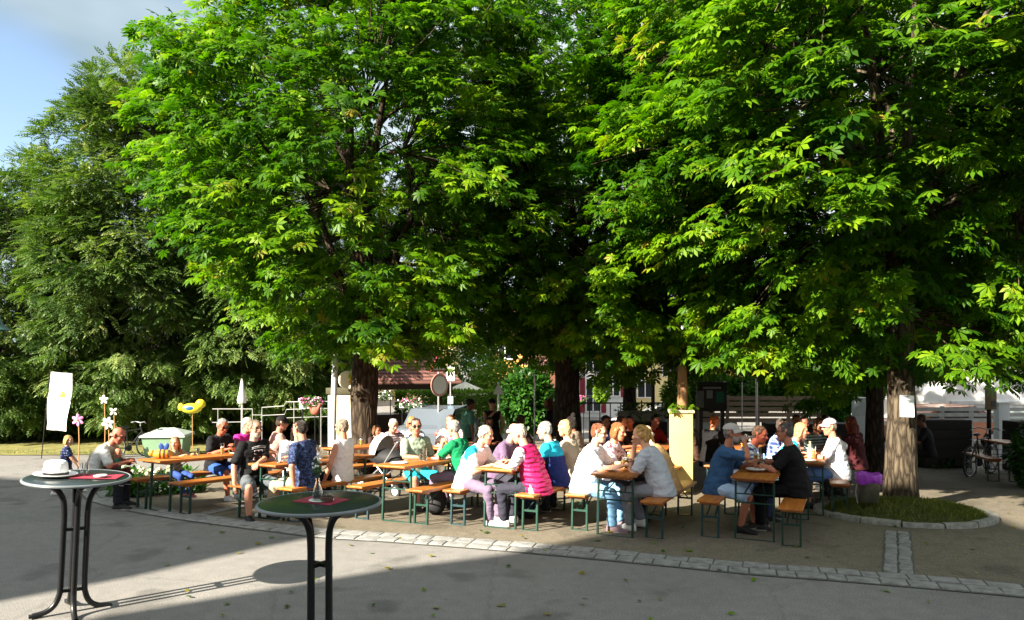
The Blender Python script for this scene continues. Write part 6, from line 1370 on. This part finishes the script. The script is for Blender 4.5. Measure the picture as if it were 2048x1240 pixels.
# --- T4
person(*sit('T4', -1, .45), 'white haired woman in white and turquoise leaning over her table', '#cf9a80', '#e6e6e6', 'short', '#6d5f74', 'long', '#b0aba0', 'short', 26, -10, 14, *TBL, g=1.14, shoe='#9a8f90', shirtlen=.2, vox=.009, spaint=lambda P: np.where((np.linalg.norm((P-np.array([.19, .12, 1.02]))*np.array([1, 1, .8]), axis=1) < .13)[:, None], np.array(lin('#16b4d6')), np.array(lin('#e8e8ea'))))
person(*sit('T4', -1, 1.4), 'bald man in a purple grey shirt bending over beside the white haired woman', '#d8a78c', '#6a5570', 'long', '#30303a', 'long', '#d8c8b8', 'bald', 24, 0, 18, *TBL, g=1.1)
person(*sit('T4', 1, .42), 'person with white hair in a raspberry quilted vest seen from behind', '#d0a080', '#c01a58', 'short', '#2c2c38', 'long', '#b4ae9e', 'short', 22, 0, 16, *TBL, g=1.26, sm_=M_QUILT, shirtlen=.12, shoe='#e0e0e0', vox=.009, spaint=lambda P: np.where((np.abs(P[:, 0]) > .205)[:, None], np.array(lin('#d8d8dc')), np.array(lin('#b81a58'))))
person(*sit('T4', 1, 1.2), 'short white haired man in a turquoise and navy shirt seen from behind', '#d6a488', '#1a9cc0', 'short', '#2a2a4a', 'long', '#a6a29c', 'short', 18, -10, 8, *TBL, g=1.05, spaint=lambda P: np.where((P[:, 2] < .88)[:, None], np.array(lin('#1a2a66')), np.array(lin('#1aa6c6'))))
person(*sit('T4', 1, 1.85), 'blond woman with wavy hair next to the man in turquoise', '#d6a488', '#b8a890', 'short', '#33333a', 'long', '#c8aa78', 'bob', 14, 20, 6, *TBL, vox=.012)
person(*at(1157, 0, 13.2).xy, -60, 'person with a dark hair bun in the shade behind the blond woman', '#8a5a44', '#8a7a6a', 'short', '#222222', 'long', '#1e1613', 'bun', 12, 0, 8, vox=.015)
# --- T5
person(*sit('T5', -1, .42), 'big man with glasses in a white shirt and pale jeans sitting in the sun', '#dca88c', '#e4e6ec', 'short', '#7fb0d8', 'long', '#7a4a30', 'short', 16, -6, 6, (-.18, .46, .83), (.10, .50, .84), glasses='clear', g=1.34, vox=.009, shoe='#8a7076')
person(*sit('T5', -1, 1.2), 'woman in a white flowered top behind the big man in white', '#c88a6c', '#dcd2dc', 'short', '#303038', 'long', '#9a5a30', 'bob', 18, 0, 10, *TBL, spaint=blotch('#e0d8e2', '#a06070', 18, .05, 4))
person(*sit('T5', 1, .55), 'blond woman in a pale grey T-shirt with her hand at her face', '#dca688', '#b9bcc4', 'short', '#8a8a92', 'long', '#c89a58', 'pony', 24, 0, 10, (-.08, .42, .83), (-.02, .33, 1.08), g=1.16, vox=.009, shoe='#e6e2dc', feet=((-.12, .36, .085), (.16, .30, .085)))
person(*sit('T5', 1, 1.2, -.05), 'bald man in an orange beige top behind the blond woman in grey', '#e0b090', '#d8a870', 'short', '#333333', 'long', '#e0d0c0', 'bald', 30, 0, 14, *TBL, g=1.0)
# --- T6
P31 = person(*sit('T6', -1, .72), 'man in a blue T-shirt, pale shorts and grey cap drinking from a glass', '#b5745a', '#33557c', 'short', '#a8c0dc', 'short', '#8a8078', 'short', 17, -4, -2, (-.12, .44, .82), (.04, .335, 1.14), cap='#b9b0ac', beard='#a89a92', g=1.16, vox=.009, shoe='#181818', feet=((-.10, .44, .085), (.14, .30, .085)))
person(*sit('T6', -1, 1.75, .10), 'red faced man in a white and plaid shirt beyond the drinking man', '#b05a44', '#c8c8d4', 'short', '#2a3358', 'long', '#5a4434', 'short', 30, 10, 12, *TBL, spaint=plaid('#d8d8e0', '#4a5a90', '#20305a'), g=1.05)
person(*at(1546, 0, 12.0).xy, 130, 'man in a blue checked shirt sitting between the two men at the right table', '#9a5c48', '#34406a', 'short', '#22252e', 'long', '#4c4038', 'short', 12, -12, 8, spaint=plaid('#2a3562', '#7688b8', '#b8c4e0'), vox=.012)
P34 = person(*sit('T6', 1, .98), 'grey haired man in a black T-shirt with a wristwatch facing left at the right table', '#b97a62', '#0c080c', 'short', '#08080c', 'long', '#5e5a56', 'short', 10, 0, 4, (-.10, .44, .83), (.02, .50, .85), glasses='clear', g=1.30, vox=.009)
w, fd, pn, la = P34['hands'][0]; b = MB(); b.tube([w-fd*.045, w-fd*.015], .034, 16); o = b.build('wristwatch', M_BLACK, P34['root'])
person(*sit('T7', -1, 1.1, .08), 'woman with short blond hair in turquoise and white left of the bottle', '#c8886c', '#e2e2e8', 'short', '#333a5a', 'long', '#b09468', 'bob', 30, -10, 10, *TBL, spaint=lambda P: np.where((P[:, 0] > .10)[:, None], np.array(lin('#19a8c0')), np.array(lin('#e4e4ea'))))
person(*sit('T7', 1, .9), 'man in a white T-shirt and checked cap seen from behind by the grass island', '#c08468', '#e4e2e6', 'short', '#5a7ab0', 'short', '#7a6a60', 'short', 8, -20, 6, (-.18, .40, .84), (.26, .10, .80), cap='#a8a4a8', g=1.26, vox=.009)
person(*at(1716, 0, 12.6).xy, -40, 'red haired person in a maroon top right of the man in the checked cap', '#b06a50', '#3a0c12', 'short', '#222222', 'long', '#6a2a18', 'long', 10, 20, 6, (-.1, .3, .95), (.2, .35, .85), vox=.013)
person(*at(1622, 0, 12.9).xy, 150, 'person in a grey striped shirt behind the woman in turquoise', '#a86a50', '#3a4446', 'short', '#222222', 'long', '#5a3a24', 'bob', 14, 0, 8, vox=.013, spaint=stripes('#2c3638', '#8a9694', 2, .05))
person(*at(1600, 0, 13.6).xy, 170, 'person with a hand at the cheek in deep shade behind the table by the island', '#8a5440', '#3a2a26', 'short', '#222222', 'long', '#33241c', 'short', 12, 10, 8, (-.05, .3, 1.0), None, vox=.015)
# --- second row
person(*at(776, 0, 13.9).xy, 150, 'grey haired woman in a striped top bending over the black stroller', '#c08a76', '#c8bcc0', 'long', '#222230', 'long', '#b4aeac', 'short', 24, -10, 18, (-.2, .40, .86), (.15, .42, .86), vox=.012, spaint=stripes('#d8ccd0', '#6a5a66', 2, .045))
person(*at(822, 0, 14.2).xy, 165, 'strawberry blond woman with sunglasses in a blue striped shirt behind the sage polo', '#c87a5a', '#8fa8d8', 'short', '#c8b8a0', 'long', '#c88a50', 'bob', 14, 10, 10, glasses='sun', vox=.012, spaint=stripes('#8fa8e0', '#e4e4ec', 0, .05))
person(*at(904, 0, 14.6).xy, 195, 'woman with long brown hair in a pink and white top facing the viewer', '#d09a80', '#c898b8', 'short', '#d8d0d0', 'long', '#8a5a38', 'long', 4, 5, 4, vox=.012, spaint=lambda P: np.where((np.abs(P[:, 0]) < .10)[:, None], np.array(lin('#b878b0')), np.array(lin('#e2dcdc'))))
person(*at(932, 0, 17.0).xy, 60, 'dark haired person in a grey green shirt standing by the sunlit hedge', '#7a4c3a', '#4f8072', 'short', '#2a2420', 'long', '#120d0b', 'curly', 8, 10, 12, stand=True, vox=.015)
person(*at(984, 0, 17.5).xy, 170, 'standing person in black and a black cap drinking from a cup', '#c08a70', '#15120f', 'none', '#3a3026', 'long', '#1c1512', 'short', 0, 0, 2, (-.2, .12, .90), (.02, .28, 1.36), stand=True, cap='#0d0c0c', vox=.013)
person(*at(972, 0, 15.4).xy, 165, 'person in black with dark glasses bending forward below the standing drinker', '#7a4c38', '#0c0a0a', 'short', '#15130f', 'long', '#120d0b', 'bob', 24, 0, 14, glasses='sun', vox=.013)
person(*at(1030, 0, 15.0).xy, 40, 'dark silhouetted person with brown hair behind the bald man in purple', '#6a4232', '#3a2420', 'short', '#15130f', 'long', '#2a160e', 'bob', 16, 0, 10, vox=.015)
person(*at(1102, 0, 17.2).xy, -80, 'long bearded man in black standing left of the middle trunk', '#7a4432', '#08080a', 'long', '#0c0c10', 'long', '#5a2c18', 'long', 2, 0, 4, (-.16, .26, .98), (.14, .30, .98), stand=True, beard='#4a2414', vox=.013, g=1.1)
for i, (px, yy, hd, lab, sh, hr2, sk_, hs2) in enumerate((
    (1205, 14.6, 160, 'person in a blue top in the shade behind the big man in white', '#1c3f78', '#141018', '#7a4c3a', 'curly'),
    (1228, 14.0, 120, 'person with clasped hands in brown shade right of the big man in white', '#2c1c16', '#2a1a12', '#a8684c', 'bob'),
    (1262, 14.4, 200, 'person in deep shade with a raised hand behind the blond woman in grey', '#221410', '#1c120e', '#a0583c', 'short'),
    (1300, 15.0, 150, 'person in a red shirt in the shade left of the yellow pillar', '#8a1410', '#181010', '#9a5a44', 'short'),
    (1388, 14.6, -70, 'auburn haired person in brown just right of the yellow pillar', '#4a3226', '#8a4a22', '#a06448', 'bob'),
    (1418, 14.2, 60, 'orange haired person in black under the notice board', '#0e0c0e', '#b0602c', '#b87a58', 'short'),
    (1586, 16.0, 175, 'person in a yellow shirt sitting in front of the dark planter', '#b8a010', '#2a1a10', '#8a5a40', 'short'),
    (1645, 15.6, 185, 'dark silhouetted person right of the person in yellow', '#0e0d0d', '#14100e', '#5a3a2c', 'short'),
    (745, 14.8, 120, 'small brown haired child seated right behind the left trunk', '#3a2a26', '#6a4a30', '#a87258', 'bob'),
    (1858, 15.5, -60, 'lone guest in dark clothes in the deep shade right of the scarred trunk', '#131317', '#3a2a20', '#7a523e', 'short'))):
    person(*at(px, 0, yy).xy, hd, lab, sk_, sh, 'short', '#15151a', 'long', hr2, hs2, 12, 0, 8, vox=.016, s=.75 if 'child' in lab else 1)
flush_people()
# the glass in the drinking man's hand, the cup of the standing drinker
w, fd, pn, la = P31['hands'][1]; p = to_world(P31, w+fd*.075+pn*.03)
gl = glass('tumbler', p-Vector((0, 0, .05)), 'glass lifted to the mouth of the man in the grey cap', .5); gl.rotation_euler = (R(-30), R(35), 0)
# backpack and bag on the benches/ground
b = MB(); b.ell((0, 0, .2), (.16, .11, .21)); bp_ = thing('backpack', 'black backpack on the ground under the sage polo woman table', 'bag', (*on_bench('T3', 1, 1.0, -.25), gz(10.3))); b.build('bag_body', M_STB, bp_)
b = MB(); b.ell((0, -.1, .14), (.11, .05, .1)); b.build('pocket', M_STB, bp_); b = MB(); b.tube([(-.05, 0, .38), (0, 0, .45), (.05, 0, .38)], .01, 6); b.build('handle', M_GALV, bp_)
